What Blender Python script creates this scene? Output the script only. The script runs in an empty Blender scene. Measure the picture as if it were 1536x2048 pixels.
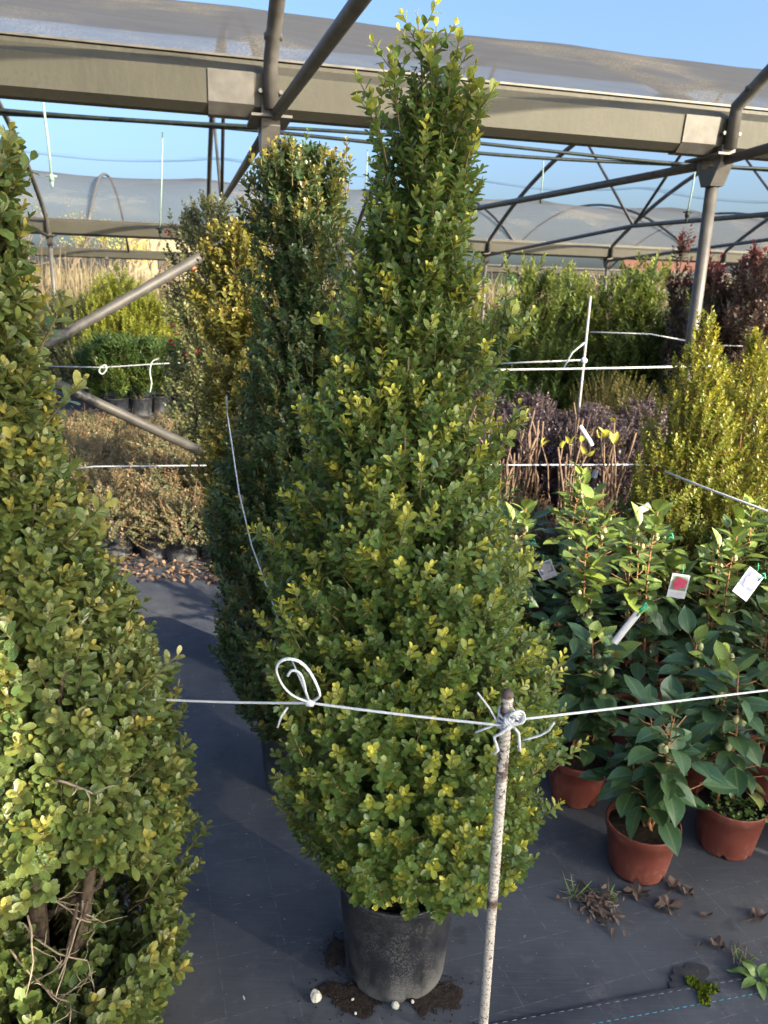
import bpy, math, random
import numpy as np
from mathutils import Vector, Matrix
rng = np.random.default_rng(11)
random.seed(5)
S = bpy.context.scene
COL = S.collection
R_ = math.radians

# ------------------------------------------------------------------ camera
EYE = np.array([0, 0, 1.65]); FPX = 1530.0; PITCH = R_(15.75); ROLL = R_(1.6)
cF = np.array([0, math.cos(PITCH), -math.sin(PITCH)])
_r = np.array([1., 0, 0]); _u = np.array([0, math.sin(PITCH), math.cos(PITCH)])
cR = _r * math.cos(ROLL) + _u * math.sin(ROLL); cU = _u * math.cos(ROLL) - _r * math.sin(ROLL)
cam = bpy.data.cameras.new('camera'); camo = bpy.data.objects.new('camera', cam); COL.objects.link(camo)
camo.matrix_world = Matrix([[cR[i], cU[i], -cF[i], EYE[i]] for i in range(3)] + [[0, 0, 0, 1]])
cam.sensor_fit = 'HORIZONTAL'; cam.sensor_width = 36; cam.lens = 36 * FPX / 1536
cam.clip_start = 0.05; cam.clip_end = 2000
cam.dof.use_dof = True; cam.dof.focus_distance = 1.55; cam.dof.aperture_fstop = 11
S.camera = camo

def ray(x, y): return cF + cR * (x - 768) / FPX - cU * (y - 1024) / FPX
def atY(x, y, Y):
    d = ray(x, y); return EYE + d * Y / d[1]
def atZ(x, y, z=0.0):
    d = ray(x, y); return EYE + d * (z - EYE[2]) / d[2]

# ------------------------------------------------------------------ world and sun
SUN_BEAR, SUN_EL = 124.0, 21.0
W = bpy.data.worlds.new('World'); S.world = W; W.use_nodes = True
nt = W.node_tree; bg = nt.nodes['Background']
sky = nt.nodes.new('ShaderNodeTexSky'); sky.sky_type = 'NISHITA'; sky.sun_disc = False
sky.sun_elevation = R_(SUN_EL); sky.sun_rotation = R_(SUN_BEAR)
sky.air_density = 1.0; sky.dust_density = 6.0; sky.ozone_density = 4.5
nt.links.new(sky.outputs[0], bg.inputs[0]); bg.inputs[1].default_value = 0.078
sun = bpy.data.lights.new('sun', 'SUN'); sun.energy = 2.6; sun.angle = R_(0.6); sun.color = (1.0, 0.87, 0.66)
suno = bpy.data.objects.new('sun', sun); COL.objects.link(suno)
sdir = Vector((math.sin(R_(SUN_BEAR)) * math.cos(R_(SUN_EL)), math.cos(R_(SUN_BEAR)) * math.cos(R_(SUN_EL)), math.sin(R_(SUN_EL))))
suno.rotation_euler = sdir.to_track_quat('Z', 'Y').to_euler()
S.view_settings.view_transform = 'Standard'; S.view_settings.look = 'None'
S.view_settings.exposure = 2.52; S.view_settings.gamma = 1.0
S.cycles.max_bounces = 8; S.cycles.transparent_max_bounces = 12; S.cycles.use_denoising = True

# ------------------------------------------------------------------ helpers
def unit(a):
    a = np.asarray(a, float); return a / (np.linalg.norm(a, axis=-1, keepdims=True) + 1e-12)
def lerp(a, b, t): return a + (b - a) * t
OFF = {}
class MB:
    def __init__(s): s.V = []; s.F = []; s.C = []; s.n = 0
    def add(s, v, f, col=None):
        v = np.asarray(v, float).reshape(-1, 3); f = np.asarray(f, int)
        s.V.append(v); s.F.append(f + s.n); s.n += len(v)
        s.C.append(np.zeros((len(v), 4)) if col is None else np.asarray(col, float).reshape(-1, 4))
        return s
    def tube(s, pts, r, n=8, caps=True, flat=None):
        p = np.asarray(pts, float); m = len(p); r = np.broadcast_to(np.asarray(r, float), (m,))
        t = unit(np.gradient(p, axis=0)); ref = np.array([0, 0, 1.]) if abs(t[0][2]) < .9 else np.array([1., 0, 0])
        e = unit(np.cross(t[0], ref)); E1 = []
        for i in range(m):
            e = unit(e - t[i] * (e @ t[i])); E1.append(e)
        E1 = np.array(E1); E2 = np.cross(t, E1); a = np.arange(n) * 2 * math.pi / n
        k2 = 1 if flat is None else flat
        v = p[:, None] + r[:, None, None] * (np.cos(a)[None, :, None] * E1[:, None] + k2 * np.sin(a)[None, :, None] * E2[:, None])
        i, j = np.meshgrid(np.arange(m - 1), np.arange(n), indexing='ij'); j2 = (j + 1) % n
        f = np.stack([i * n + j, i * n + j2, (i + 1) * n + j2, (i + 1) * n + j], -1).reshape(-1, 4)
        base = s.n; s.add(v.reshape(-1, 3), f)
        if caps:
            s.F.append((base + np.arange(n)[::-1])[None]); s.F.append((base + (m - 1) * n + np.arange(n))[None])
        return s
    def lathe(s, prof, n=32, c=(0, 0, 0), notch=None):
        prof = np.asarray(prof, float); a = np.arange(n) * 2 * math.pi / n; m = len(prof)
        v = np.zeros((m, n, 3)); v[:, :, 0] = prof[:, 0, None] * np.cos(a); v[:, :, 1] = prof[:, 0, None] * np.sin(a); v[:, :, 2] = prof[:, 1, None]
        if notch: v = notch(v, a)
        v += np.asarray(c, float)
        i, j = np.meshgrid(np.arange(m - 1), np.arange(n), indexing='ij'); j2 = (j + 1) % n
        f = np.stack([i * n + j, i * n + j2, (i + 1) * n + j2, (i + 1) * n + j], -1).reshape(-1, 4)
        return s.add(v.reshape(-1, 3), f)
    def box(s, c, h, ax=None):
        c = np.asarray(c, float); A = np.eye(3) if ax is None else np.asarray(ax, float)
        q = np.array([[x, y, z] for x in (-1, 1) for y in (-1, 1) for z in (-1, 1)], float) * np.asarray(h, float)
        return s.add(c + q @ A, [[0, 1, 3, 2], [4, 6, 7, 5], [0, 4, 5, 1], [2, 3, 7, 6], [0, 2, 6, 4], [1, 5, 7, 3]])
    def prism(s, prof, p0, p1, ox, oz=(0, 0, 1)):
        prof = np.asarray(prof, float); m = len(prof); ox = np.asarray(ox, float); oz = np.asarray(oz, float)
        q = prof[:, :1] * ox + prof[:, 1:] * oz; v = np.concatenate([np.asarray(p0) + q, np.asarray(p1) + q]); b = s.n
        j = np.arange(m); j2 = (j + 1) % m
        s.add(v, np.stack([j, j2, j2 + m, j + m], -1)); s.F.append((b + j[::-1])[None]); s.F.append((b + m + j)[None]); return s
    def ball(s, c, r, n=10, sc=(1, 1, 1), jit=0):
        th = np.linspace(0, math.pi, n // 2 + 2); a = np.arange(n) * 2 * math.pi / n
        v = np.stack([np.sin(th)[:, None] * np.cos(a), np.sin(th)[:, None] * np.sin(a), np.repeat(np.cos(th)[:, None], n, 1)], -1) * np.asarray(sc, float) * r
        if jit: v *= 1 + jit * rng.uniform(-1, 1, v.shape[:2])[..., None]; v[0] = v[0].mean(0); v[-1] = v[-1].mean(0)
        v += np.asarray(c, float); m = len(th)
        i, j = np.meshgrid(np.arange(m - 1), np.arange(n), indexing='ij'); j2 = (j + 1) % n
        return s.add(v.reshape(-1, 3), np.stack([i * n + j, (i + 1) * n + j, (i + 1) * n + j2, i * n + j2], -1).reshape(-1, 4))
    def build(s, name, mat, parent=None, smooth=True, local=True):
        v = np.concatenate(s.V).copy(); me = bpy.data.meshes.new(name)
        if parent is not None and not local: v -= OFF[parent.name]
        me.vertices.add(len(v)); me.vertices.foreach_set('co', v.astype(np.float32).ravel())
        lt = np.concatenate([np.full(len(f), f.shape[1]) for f in s.F]); li = np.concatenate([f.ravel() for f in s.F])
        me.loops.add(len(li)); me.loops.foreach_set('vertex_index', li.astype(np.int32))
        me.polygons.add(len(lt)); st = np.zeros(len(lt), np.int32); st[1:] = np.cumsum(lt)[:-1]
        me.polygons.foreach_set('loop_start', st); me.polygons.foreach_set('loop_total', lt.astype(np.int32))
        me.polygons.foreach_set('use_smooth', np.full(len(lt), bool(smooth)))
        me.update(calc_edges=True)
        c = np.concatenate(s.C)
        if c.any():
            at = me.attributes.new('lc', 'FLOAT_COLOR', 'POINT'); at.data.foreach_set('color', c.astype(np.float32).ravel())
        me.materials.append(mat); o = bpy.data.objects.new(name, me); COL.objects.link(o)
        if parent is not None: o.parent = parent; OFF[o.name] = OFF[parent.name]
        else: OFF[o.name] = np.zeros(3)
        return o

def tag(o, label=None, cat=None, group=None, kind=None):
    for k, x in (('label', label), ('category', cat), ('group', group), ('kind', kind)):
        if x: o[k] = x
    return o
def thing(name, label, cat, loc=(0, 0, 0), rz=0, group=None):
    o = bpy.data.objects.new(name, None); COL.objects.link(o); o.location = tuple(float(q) for q in loc); o.rotation_euler = (0, 0, rz)
    o.empty_display_size = .1; OFF[o.name] = np.asarray(loc, float); return tag(o, label, cat, group)
def dup(root, loc, rz, label, group=None, sc=1.0):
    r = root.copy(); COL.objects.link(r); r.location = tuple(float(q) for q in loc); r.rotation_euler = (0, 0, rz); r.scale = (sc, sc, sc)
    r['label'] = label
    if group: r['group'] = group
    for ch in list(root.children):
        c = ch.copy(); COL.objects.link(c); c.parent = r
        for g in list(ch.children):
            d = g.copy(); COL.objects.link(d); d.parent = c
    return r

# ------------------------------------------------------------------ materials
class NB:
    def __init__(s, name):
        s.m = bpy.data.materials.new(name); s.m.use_nodes = True; s.t = s.m.node_tree; s.t.nodes.clear()
        s.out = s.n('OutputMaterial')
    def n(s, k, **kw):
        x = s.t.nodes.new('ShaderNode' + k)
        for a, b in kw.items(): setattr(x, a, b)
        return x
    def l(s, a, b): s.t.links.new(a, b)
    def val(s, sock, v):
        if hasattr(v, 'is_output') or isinstance(v, bpy.types.NodeSocket): s.l(v, sock)
        elif isinstance(v, (tuple, list)): sock.default_value = tuple(v) + ((1,) if len(v) == 3 and sock.type == 'RGBA' else ())
        else: sock.default_value = v
    def mix(s, f, a, b):
        x = s.n('Mix', data_type='RGBA'); s.val(x.inputs[0], f); s.val(x.inputs[6], a); s.val(x.inputs[7], b); return x.outputs[2]
    def math(s, op, a, b=0.0, clamp=False):
        x = s.n('Math', operation=op, use_clamp=clamp); s.val(x.inputs[0], a); s.val(x.inputs[1], b); return x.outputs[0]
    def coord(s, which='Object', scale=(1, 1, 1), rot=(0, 0, 0)):
        t = s.n('TexCoord'); m = s.n('Mapping'); m.inputs['Scale'].default_value = scale; m.inputs['Rotation'].default_value = rot
        s.l(t.outputs[which], m.inputs[0]); return m.outputs[0]
    def noise(s, vec, scale, detail=4, rough=.55):
        x = s.n('TexNoise'); s.l(vec, x.inputs['Vector']); x.inputs['Scale'].default_value = scale; x.inputs['Detail'].default_value = detail; x.inputs['Roughness'].default_value = rough
        return x.outputs['Fac']
    def ramp(s, f, a, b, lo=0., hi=1.):
        x = s.n('MapRange'); s.val(x.inputs[0], f); x.inputs[1].default_value = a; x.inputs[2].default_value = b; x.inputs[3].default_value = lo; x.inputs[4].default_value = hi; return x.outputs[0]
    def bump(s, h, strength=.3, dist=.01):
        x = s.n('Bump'); x.inputs['Strength'].default_value = strength; x.inputs['Distance'].default_value = dist; s.l(h, x.inputs['Height']); return x.outputs[0]
    def pbr(s, col, rough=.6, spec=.4, metal=0., normal=None):
        x = s.n('BsdfPrincipled'); s.val(x.inputs['Base Color'], col); s.val(x.inputs['Roughness'], rough); s.val(x.inputs['Specular IOR Level'], spec); s.val(x.inputs['Metallic'], metal)
        if normal is not None: s.l(normal, x.inputs['Normal'])
        return x.outputs[0]
    def fin(s, sh): s.l(sh, s.out.inputs[0]); return s.m

def m_simple(name, c1, c2, scale=8, rough=.6, spec=.3, metal=0., bump=.15, stretch=(1, 1, 1)):
    b = NB(name); v = b.coord('Object', stretch); f = b.noise(v, scale, 5)
    return b.fin(b.pbr(b.mix(b.ramp(f, .3, .7), c1, c2), rough, spec, metal, b.bump(f, bump)))

def m_leaf(name, old, mid, new, edge=.35, rough=.38, spec=.5, trans=.22, vein=.25, dots=0.):
    b = NB(name); a = b.n('Attribute', attribute_name='lc'); sp = b.n('SeparateColor'); b.l(a.outputs['Color'], sp.inputs[0])
    age, rnd, s_ = sp.outputs[0], sp.outputs[1], sp.outputs[2]
    c = b.mix(rnd, old, mid); c = b.mix(b.ramp(age, .0, 1.), c, new)
    lite = b.mix(.5, c, tuple(lerp(np.array(new), 1.0, .12)))
    c = b.mix(b.math('MULTIPLY', b.ramp(s_, .8, 1.0), edge), c, lite)
    c = b.mix(b.math('MULTIPLY', b.ramp(s_, .14, 0.02), vein), c, lite)
    v = b.coord('Object'); f = b.noise(v, 140, 2); c = b.mix(b.ramp(f, .4, .75, 0, .35), c, tuple(np.array(old) * .6))
    if dots:
        vo = b.n('TexVoronoi'); b.l(v, vo.inputs['Vector']); vo.inputs['Scale'].default_value = 420
        c = b.mix(b.math('MULTIPLY', b.math('LESS_THAN', vo.outputs['Distance'], .22), b.ramp(b.noise(v, 14, 1), .5, .62, 0, dots)), c, (.5, .52, .45))
    p = b.pbr(c, b.ramp(rnd, 0, 1, rough - .08, rough + .12), spec)
    t = b.n('BsdfTranslucent'); b.l(b.mix(.35, c, new), t.inputs[0])
    x = b.n('MixShader'); x.inputs[0].default_value = trans; b.l(p, x.inputs[1]); b.l(t.outputs[0], x.inputs[2])
    return b.fin(x.outputs[0])

M = {}
M['box'] = m_leaf('boxwood_leaf', (.036, .096, .028), (.084, .168, .040), (.56, .54, .07), trans=.28)
M['box_dark'] = m_leaf('dark_boxwood_leaf', (.025, .070, .027), (.052, .125, .042), (.34, .26, .05), trans=.26)
M['box_gold'] = m_leaf('bronzed_boxwood_leaf', (.09, .12, .02), (.19, .20, .03), (.42, .30, .05), trans=.3)
M['box_old'] = m_leaf('old_boxwood_leaf', (.042, .092, .028), (.115, .168, .04), (.36, .30, .05), dots=.8, trans=.26)
M['holly'] = m_leaf('holly_leaf', (.07, .11, .04), (.19, .20, .08), (.34, .32, .13))
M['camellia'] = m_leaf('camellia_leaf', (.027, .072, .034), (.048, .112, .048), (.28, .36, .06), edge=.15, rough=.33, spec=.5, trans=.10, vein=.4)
M['myrtle'] = m_leaf('myrtle_leaf', (.09, .15, .018), (.18, .22, .03), (.55, .47, .04), trans=.3)
M['laurel'] = m_leaf('laurel_leaf', (.035, .085, .02), (.07, .13, .03), (.24, .30, .05))
M['laurel_light'] = m_leaf('light_laurel_leaf', (.07, .14, .03), (.17, .24, .05), (.42, .44, .07), trans=.3)
M['yellow'] = m_leaf('yellow_green_leaf', (.22, .28, .04), (.40, .43, .06), (.62, .56, .08), trans=.38)
M['photinia'] = m_leaf('red_tipped_leaf', (.055, .075, .055), (.11, .10, .075), (.55, .05, .06))
M['nandina'] = m_leaf('nandina_leaf', (.05, .07, .02), (.11, .11, .03), (.36, .12, .06))
M['purple'] = m_leaf('purple_leaf', (.045, .03, .05), (.09, .065, .085), (.20, .14, .12))
M['olive'] = m_leaf('olive_grass_leaf', (.07, .08, .015), (.14, .13, .02), (.25, .22, .04))
M['ground_leaf'] = m_leaf('low_shrub_leaf', (.075, .11, .05), (.18, .19, .085), (.36, .20, .12))
M['weed'] = m_leaf('weed_leaf', (.06, .14, .03), (.11, .2, .05), (.2, .3, .08))
M['varieg'] = m_leaf('variegated_leaf', (.10, .16, .03), (.30, .34, .09), (.35, .38, .12))
M['reed'] = m_leaf('dry_reed', (.17, .13, .075), (.27, .215, .125), (.34, .28, .17), trans=.2, rough=.7, spec=.1)
M['bark'] = m_simple('bark', (.10, .075, .05), (.22, .17, .12), 60, .85, .1)
M['bark_dark'] = m_simple('dark_bark', (.035, .028, .020), (.10, .078, .058), 70, .9, .1, 0, .6)
M['twig'] = m_simple('twig', (.13, .10, .05), (.22, .17, .08), 60, .8, .1)
M['redtwig'] = m_simple('red_twig', (.26, .12, .06), (.34, .2, .1), 60, .7, .1)
M['deadtwig'] = m_simple('dead_twig', (.15, .122, .09), (.27, .225, .17), 50, .85, .1)
M['cane'] = m_simple('cut_cane', (.13, .085, .06), (.22, .15, .10), 40, .7, .2)
M['tube'] = m_simple('galvanised_tube', (.075, .07, .062), (.12, .112, .098), 14, .5, .35, .3, .08)
M['tube_shade'] = m_simple('shaded_tube', (.05, .048, .045), (.085, .08, .072), 14, .55, .3, .3, .08)  # galvanised tube with shade put into its colour, for the braces
M['dead'] = m_simple('dead_leaf', (.06, .044, .038), (.135, .098, .082), 40, .8, .15)
M['string'] = m_simple('white_twine', (.42, .45, .48), (.56, .58, .60), 300, .6, .3, 0, .4)
M['pipe'] = m_simple('black_pipe', (.012, .02, .018), (.03, .04, .035), 20, .5, .3)
M['hose'] = m_simple('pale_hose', (.25, .38, .3), (.4, .5, .42), 20, .5, .3)
M['stone'] = m_simple('white_stone', (.40, .40, .34), (.58, .58, .5), 60, .85, .2, 0, .6)
M['tie'] = m_simple('green_tie', (.02, .30, .16), (.03, .38, .2), 60, .4, .4)
M['tag'] = m_simple('tag_plastic', (.36, .38, .42), (.44, .46, .5), 20, .45, .4, 0, .02)
M['bud'] = m_simple('flower_bud', (.30, .34, .16), (.42, .45, .24), 60, .55, .3)
M['berry'] = m_simple('berry', (.28, .015, .012), (.36, .03, .02), 30, .3, .5)
M['pink'] = m_simple('printed_pink', (.32, .015, .06), (.46, .07, .13), 40, .4, .3, 0, 0)
M['lilac'] = m_simple('printed_lilac', (.24, .19, .38), (.36, .29, .5), 40, .4, .3, 0, 0)
M['leafprint'] = m_simple('printed_foliage', (.10, .13, .09), (.2, .24, .17), 90, .4, .3, 0, 0)
M['lilacprint'] = m_simple('printed_blue', (.10, .12, .24), (.17, .19, .33), 90, .4, .3, 0, 0)
M['print'] = m_simple('printed_grey', (.28, .28, .32), (.4, .4, .44), 40, .5, .3, 0, 0)
M['rod'] = m_simple('white_rod', (.28, .28, .27), (.36, .36, .35), 20, .5, .3)
M['wall'] = m_simple('cream_render', (.36, .30, .19), (.42, .35, .23), 3, .9, .1)
M['whitewall'] = m_simple('white_render', (.36, .35, .31), (.42, .4, .36), 3, .9, .1)
M['rooftile'] = m_simple('red_tile', (.13, .06, .04), (.2, .10, .07), 6, .85, .1)
M['pane'] = m_simple('dark_pane', (.10, .09, .08), (.16, .14, .12), 2, .3, .4, 0, 0)
M['moss'] = m_simple('moss', (.06, .10, .01), (.16, .2, .02), 80, .95, .05, 0, .8)

def mk():
    b = NB('potting_soil'); v = b.coord('Object'); f = b.noise(v, 90, 6, .7); g = b.noise(v, 260, 2)
    c = b.mix(b.ramp(f, .35, .7), (.010, .008, .006), (.045, .034, .026)); c = b.mix(b.math('GREATER_THAN', g, .72), c, (.25, .22, .18))
    M['soil'] = b.fin(b.pbr(c, .9, .15, 0, b.bump(f, .9, .02)))
    # terracotta coloured plastic pot
    b = NB('terracotta_plastic'); v = b.coord('Object'); f = b.noise(v, 7, 5); g = b.noise(v, 60, 3)
    c = b.mix(b.ramp(f, .35, .7), (.125, .034, .025), (.165, .05, .036)); c = b.mix(b.math('MULTIPLY', b.ramp(g, .45, .7, 0, .6), b.ramp(f, .42, .6)), c, (.25, .15, .115))
    M['terra'] = b.fin(b.pbr(c, .5, .3, 0, b.bump(g, .05)))
    # black nursery pot with dried splash dust
    b = NB('black_pot'); v = b.coord('Object'); vs = b.coord('Object', (1, 1, .45))
    sp = b.noise(v, 230, 2, .5); big = b.noise(v, 9, 4); st = b.noise(vs, 26, 3)
    k = b.math('MULTIPLY', b.ramp(sp, .47, .58), b.math('MULTIPLY', b.ramp(big, .38, .52), b.ramp(st, .30, .52)))
    sepz = b.n('SeparateXYZ'); b.l(v, sepz.inputs[0]); low = b.ramp(sepz.outputs[2], .10, .02, 0, .35)
    k2 = b.math('ADD', b.math('MULTIPLY', k, .24), b.math('MULTIPLY', low, b.ramp(st, .3, .6)), True)
    c = b.mix(k2, (.016, .018, .024), (.26, .26, .25))
    M['blackpot'] = b.fin(b.pbr(c, b.ramp(k2, 0, 1, .42, .8), .4))
    # black woven ground cover fabric
    b = NB('weed_mat'); v = b.coord('Object', (1, 1, 1), (0, 0, R_(-18.4)))
    x = b.n('SeparateXYZ'); b.l(v, x.inputs[0])
    def grid(sock, per, w, off=0.):
        f = b.math('FRACT', b.math('ADD', b.math('DIVIDE', sock, per), off)); d = b.math('ABSOLUTE', b.math('SUBTRACT', f, .5))
        return b.math('LESS_THAN', d, w / per * .5)
    n1 = b.noise(v, 3.0, 6, .6); n2 = b.noise(v, 40, 3); n3 = b.noise(v, 1.2, 3)
    gl = b.math('MAXIMUM', grid(x.outputs[0], .173, .0016, -.22), grid(x.outputs[1], .173, .002, .13))
    gl = b.math('MULTIPLY', gl, b.ramp(n2, .42, .66, 0, .30))
    wv = b.math('ADD', b.math('SINE', b.math('MULTIPLY', x.outputs[0], 2600)), b.math('SINE', b.math('MULTIPLY', x.outputs[1], 2600)))
    c = b.mix(b.ramp(n1, .35, .75), (.035, .042, .058), (.076, .084, .102)); c = b.mix(b.ramp(n3, .45, .7, 0, .5), c, (.105, .102, .098))
    vo = b.n('TexVoronoi'); b.l(v, vo.inputs['Vector']); vo.inputs['Scale'].default_value = 38
    c = b.mix(b.math('MULTIPLY', b.math('LESS_THAN', vo.outputs['Distance'], .045), .6), c, (.4, .38, .34))
    stk_ = b.noise(b.coord('Object', (2.5, 60, 1), (0, 0, R_(-18.4))), 3, 4); c = b.mix(b.ramp(stk_, .5, .75, 0, .35), c, (.10, .11, .125)); st2 = b.noise(v, 5.5, 7, .72)
    c = b.mix(b.ramp(st2, .56, .68, 0, .55), c, (.13, .132, .135)); c = b.mix(b.ramp(st2, .42, .34, 0, .5), c, (.024, .026, .032)); c = b.mix(gl, c, (.32, .34, .38))
    M['mat'] = b.fin(b.pbr(c, .72, .25, 0, b.bump(b.math('ADD', b.math('MULTIPLY', wv, .12), b.math('MULTIPLY', n2, .6)), .35, .004)))
    b = NB('field_earth'); v = b.coord('Object'); f = b.noise(v, .6, 6); g = b.noise(v, 9, 4)
    c = b.mix(b.ramp(f, .35, .65), (.16, .12, .07), (.26, .2, .11)); c = b.mix(b.ramp(g, .5, .7, 0, .6), c, (.12, .13, .05))
    M['earth'] = b.fin(b.pbr(c, .95, .1, 0, b.bump(g, .5, .05)))
    # weathered galvanised gutter
    b = NB('gutter_steel'); v = b.coord('Object', (1, 1, 1)); vs = b.coord('Object', (9, 9, 1.2)); f = b.noise(v, 2.2, 5); g = b.noise(vs, 5, 4); h = b.noise(v, 55, 3)
    c = b.mix(b.ramp(f, .35, .65), (.040, .038, .028), (.068, .063, .045)); c = b.mix(b.ramp(g, .48, .70, 0, .7), c, (.07, .066, .05))
    c = b.mix(b.math('MULTIPLY', b.ramp(h, .48, .62), b.ramp(f, .5, .62, 0, .6)), c, (.04, .04, .036))
    sz = b.n('SeparateXYZ'); b.l(v, sz.inputs[0]); c = b.mix(b.ramp(sz.outputs[2], .176, .170, 0, .42), c, (.05, .049, .036))  # lower face darkened in colour, as if turned from the sun
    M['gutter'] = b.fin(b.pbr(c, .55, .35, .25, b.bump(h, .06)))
    # shade film, dusty
    def film(name, base, dust, tr, seed):
        b = NB(name); v = b.coord('Object', (1, 1, 1), (0, 0, R_(-14))); va = b.coord('Object', (.5, 4, 4), (0, 0, R_(-14)))
        f = b.noise(v, .55 + seed, 4, .6); g = b.noise(va, 3.2, 5, .6); w = b.noise(b.coord('Object', (3, 30, 30), (0, 0, R_(-14))), 5, 3); fine = b.noise(v, 70, 2)
        k = b.math('MULTIPLY', b.ramp(f, .55, .66), b.ramp(fine, .42, .6))
        c = b.mix(b.ramp(g, .3, .7), base, tuple(np.array(base) * 1.25)); c = b.mix(b.ramp(w, .45, .7, 0, .4), c, tuple(np.array(base) * .7)); c = b.mix(k, c, dust)
        d = b.pbr(c, .75, .2, 0, b.bump(g, .12)); tl = b.n('BsdfTranslucent'); b.l(c, tl.inputs[0]); tp = b.n('BsdfTransparent')
        x = b.n('MixShader'); x.inputs[0].default_value = .3; b.l(d, x.inputs[1]); b.l(tl.outputs[0], x.inputs[2])
        lw = b.n('LayerWeight'); lw.inputs[0].default_value = .5; thr = b.math('ADD', b.ramp(lw.outputs['Facing'], .35, .90, tr + .58, tr - .06), b.ramp(w, .3, .7, .04, -.04), True)
        y = b.n('MixShader'); b.val(y.inputs[0], thr); b.l(x.outputs[0], y.inputs[1]); b.l(tp.outputs[0], y.inputs[2])
        return b.fin(y.outputs[0])
    M['film'] = film('dusty_film', (.078, .079, .083), (.22, .19, .13), .13, 0.)
    M['film_far'] = film('far_film', (.10, .10, .10), (.25, .21, .14), .22, .2)
    M['strip'] = film('film_strip', (.10, .14, .22), (.14, .17, .24), .62, .4)
    # painted rusty stake
    b = NB('painted_rebar'); v = b.coord('Object'); f = b.noise(v, 190, 3, .65); g = b.noise(v, 13, 3); sep = b.n('SeparateXYZ'); b.l(v, sep.inputs[0])
    c = b.mix(b.ramp(b.noise(v, 90, 3), .3, .7), (.34, .315, .28), (.46, .44, .41)); c = b.mix(b.ramp(f, .56, .63), c, (.06, .04, .03))
    c = b.mix(b.ramp(g, .58, .66, 0, .9), c, (.06, .028, .018)); c = b.mix(b.math('MAXIMUM', b.ramp(sep.outputs[2], .984, .990, 0, .9), b.math('MULTIPLY', b.ramp(b.math('ABSOLUTE', b.math('SUBTRACT', sep.outputs[2], .85)), .055, .03), b.ramp(b.noise(v, 55, 3), .46, .54, 0, .9))), c, (.06, .04, .035))
    M['stake'] = b.fin(b.pbr(c, .8, .2, 0, b.bump(f, .4, .002)))
mk()

# ------------------------------------------------------------------ leaves
KIND = {
 'box': ([0, .13, .36, .62, .85, 1.], [.07, .36, .8, 1., .8, .22]),
 'boxlow': ([0, .3, .68, 1.], [.08, .75, 1., .3]),
 'oval': ([0, .06, .2, .4, .6, .78, .92, 1.], [.05, .3, .78, 1., .92, .62, .22, .02]),
 'lance': ([0, .3, .65, 1.], [.1, 1., .8, .04]),
}
def leaves(mb, P, D, N, L, Wd, kind='box', bend=.12, fold=.22, age=0., rnd=None, wav=0.):
    n = len(P); t, w = map(np.asarray, KIND[kind]); T = len(t); s = np.array([-1., 0., 1.]) if kind != 'oval' else np.array([-1., -.55, 0, .55, 1.]); K = len(s)
    D = unit(D); N = unit(N - D * (N * D).sum(1, keepdims=True)); Y = np.cross(N, D)
    B = lambda a: np.broadcast_to(np.asarray(a, float), (n,))
    L, Wd, bend, fold, age = B(L), B(Wd), B(bend), B(fold), B(age); rnd = rng.random(n) if rnd is None else rnd
    wid = (w[:, None] * s[None])[None] * Wd[:, None, None] / 2
    zz = fold[:, None, None] * np.abs(wid) - (bend * L)[:, None, None] * (t ** 2)[None, :, None]
    if wav: zz = zz + wav * L[:, None, None] * np.abs(s)[None, None] * np.sin(t * 9)[None, :, None] * (rnd[:, None, None] - .5)
    xx = (L[:, None] * t[None])[:, :, None] * np.ones(K)
    v = P[:, None, None] + xx[..., None] * D[:, None, None] + wid[..., None] * Y[:, None, None] + zz[..., None] * N[:, None, None]
    i, j = np.meshgrid(np.arange(T - 1), np.arange(K - 1), indexing='ij')
    q = np.stack([i * K + j, (i + 1) * K + j, (i + 1) * K + j + 1, i * K + j + 1], -1).reshape(-1, 4)
    f = (np.arange(n)[:, None, None] * (T * K) + q[None]).reshape(-1, 4)
    c = np.zeros((n, T, K, 4)); c[..., 0] = age[:, None, None]; c[..., 1] = rnd[:, None, None]; c[..., 2] = np.abs(s)[None, None]; c[..., 3] = t[None, :, None]
    mb.add(v.reshape(-1, 3), f, c.reshape(-1, 4))

def tubes3(mb, pts, r0, r1):
    """many thin three sided stems: pts (S,K,3)"""
    Sn, K, _ = pts.shape; d = unit(pts[:, -1] - pts[:, 0]); e1 = unit(np.cross(d, np.array([.31, .95, .1]))); e2 = np.cross(d, e1)
    r = np.linspace(1, 0, K)[None] * np.broadcast_to(r0, (Sn,))[:, None] + np.linspace(0, 1, K)[None] * np.broadcast_to(r1, (Sn,))[:, None]
    a = np.arange(3) * 2 * math.pi / 3
    v = pts[:, :, None] + r[..., None, None] * (np.cos(a)[None, None, :, None] * e1[:, None, None] + np.sin(a)[None, None, :, None] * e2[:, None, None])
    i, j = np.meshgrid(np.arange(K - 1), np.arange(3), indexing='ij'); j2 = (j + 1) % 3
    q = np.stack([i * 3 + j, i * 3 + j2, (i + 1) * 3 + j2, (i + 1) * 3 + j], -1).reshape(-1, 4)
    mb.add(v.reshape(-1, 3), (np.arange(Sn)[:, None, None] * (K * 3) + q[None]).reshape(-1, 4))

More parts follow.
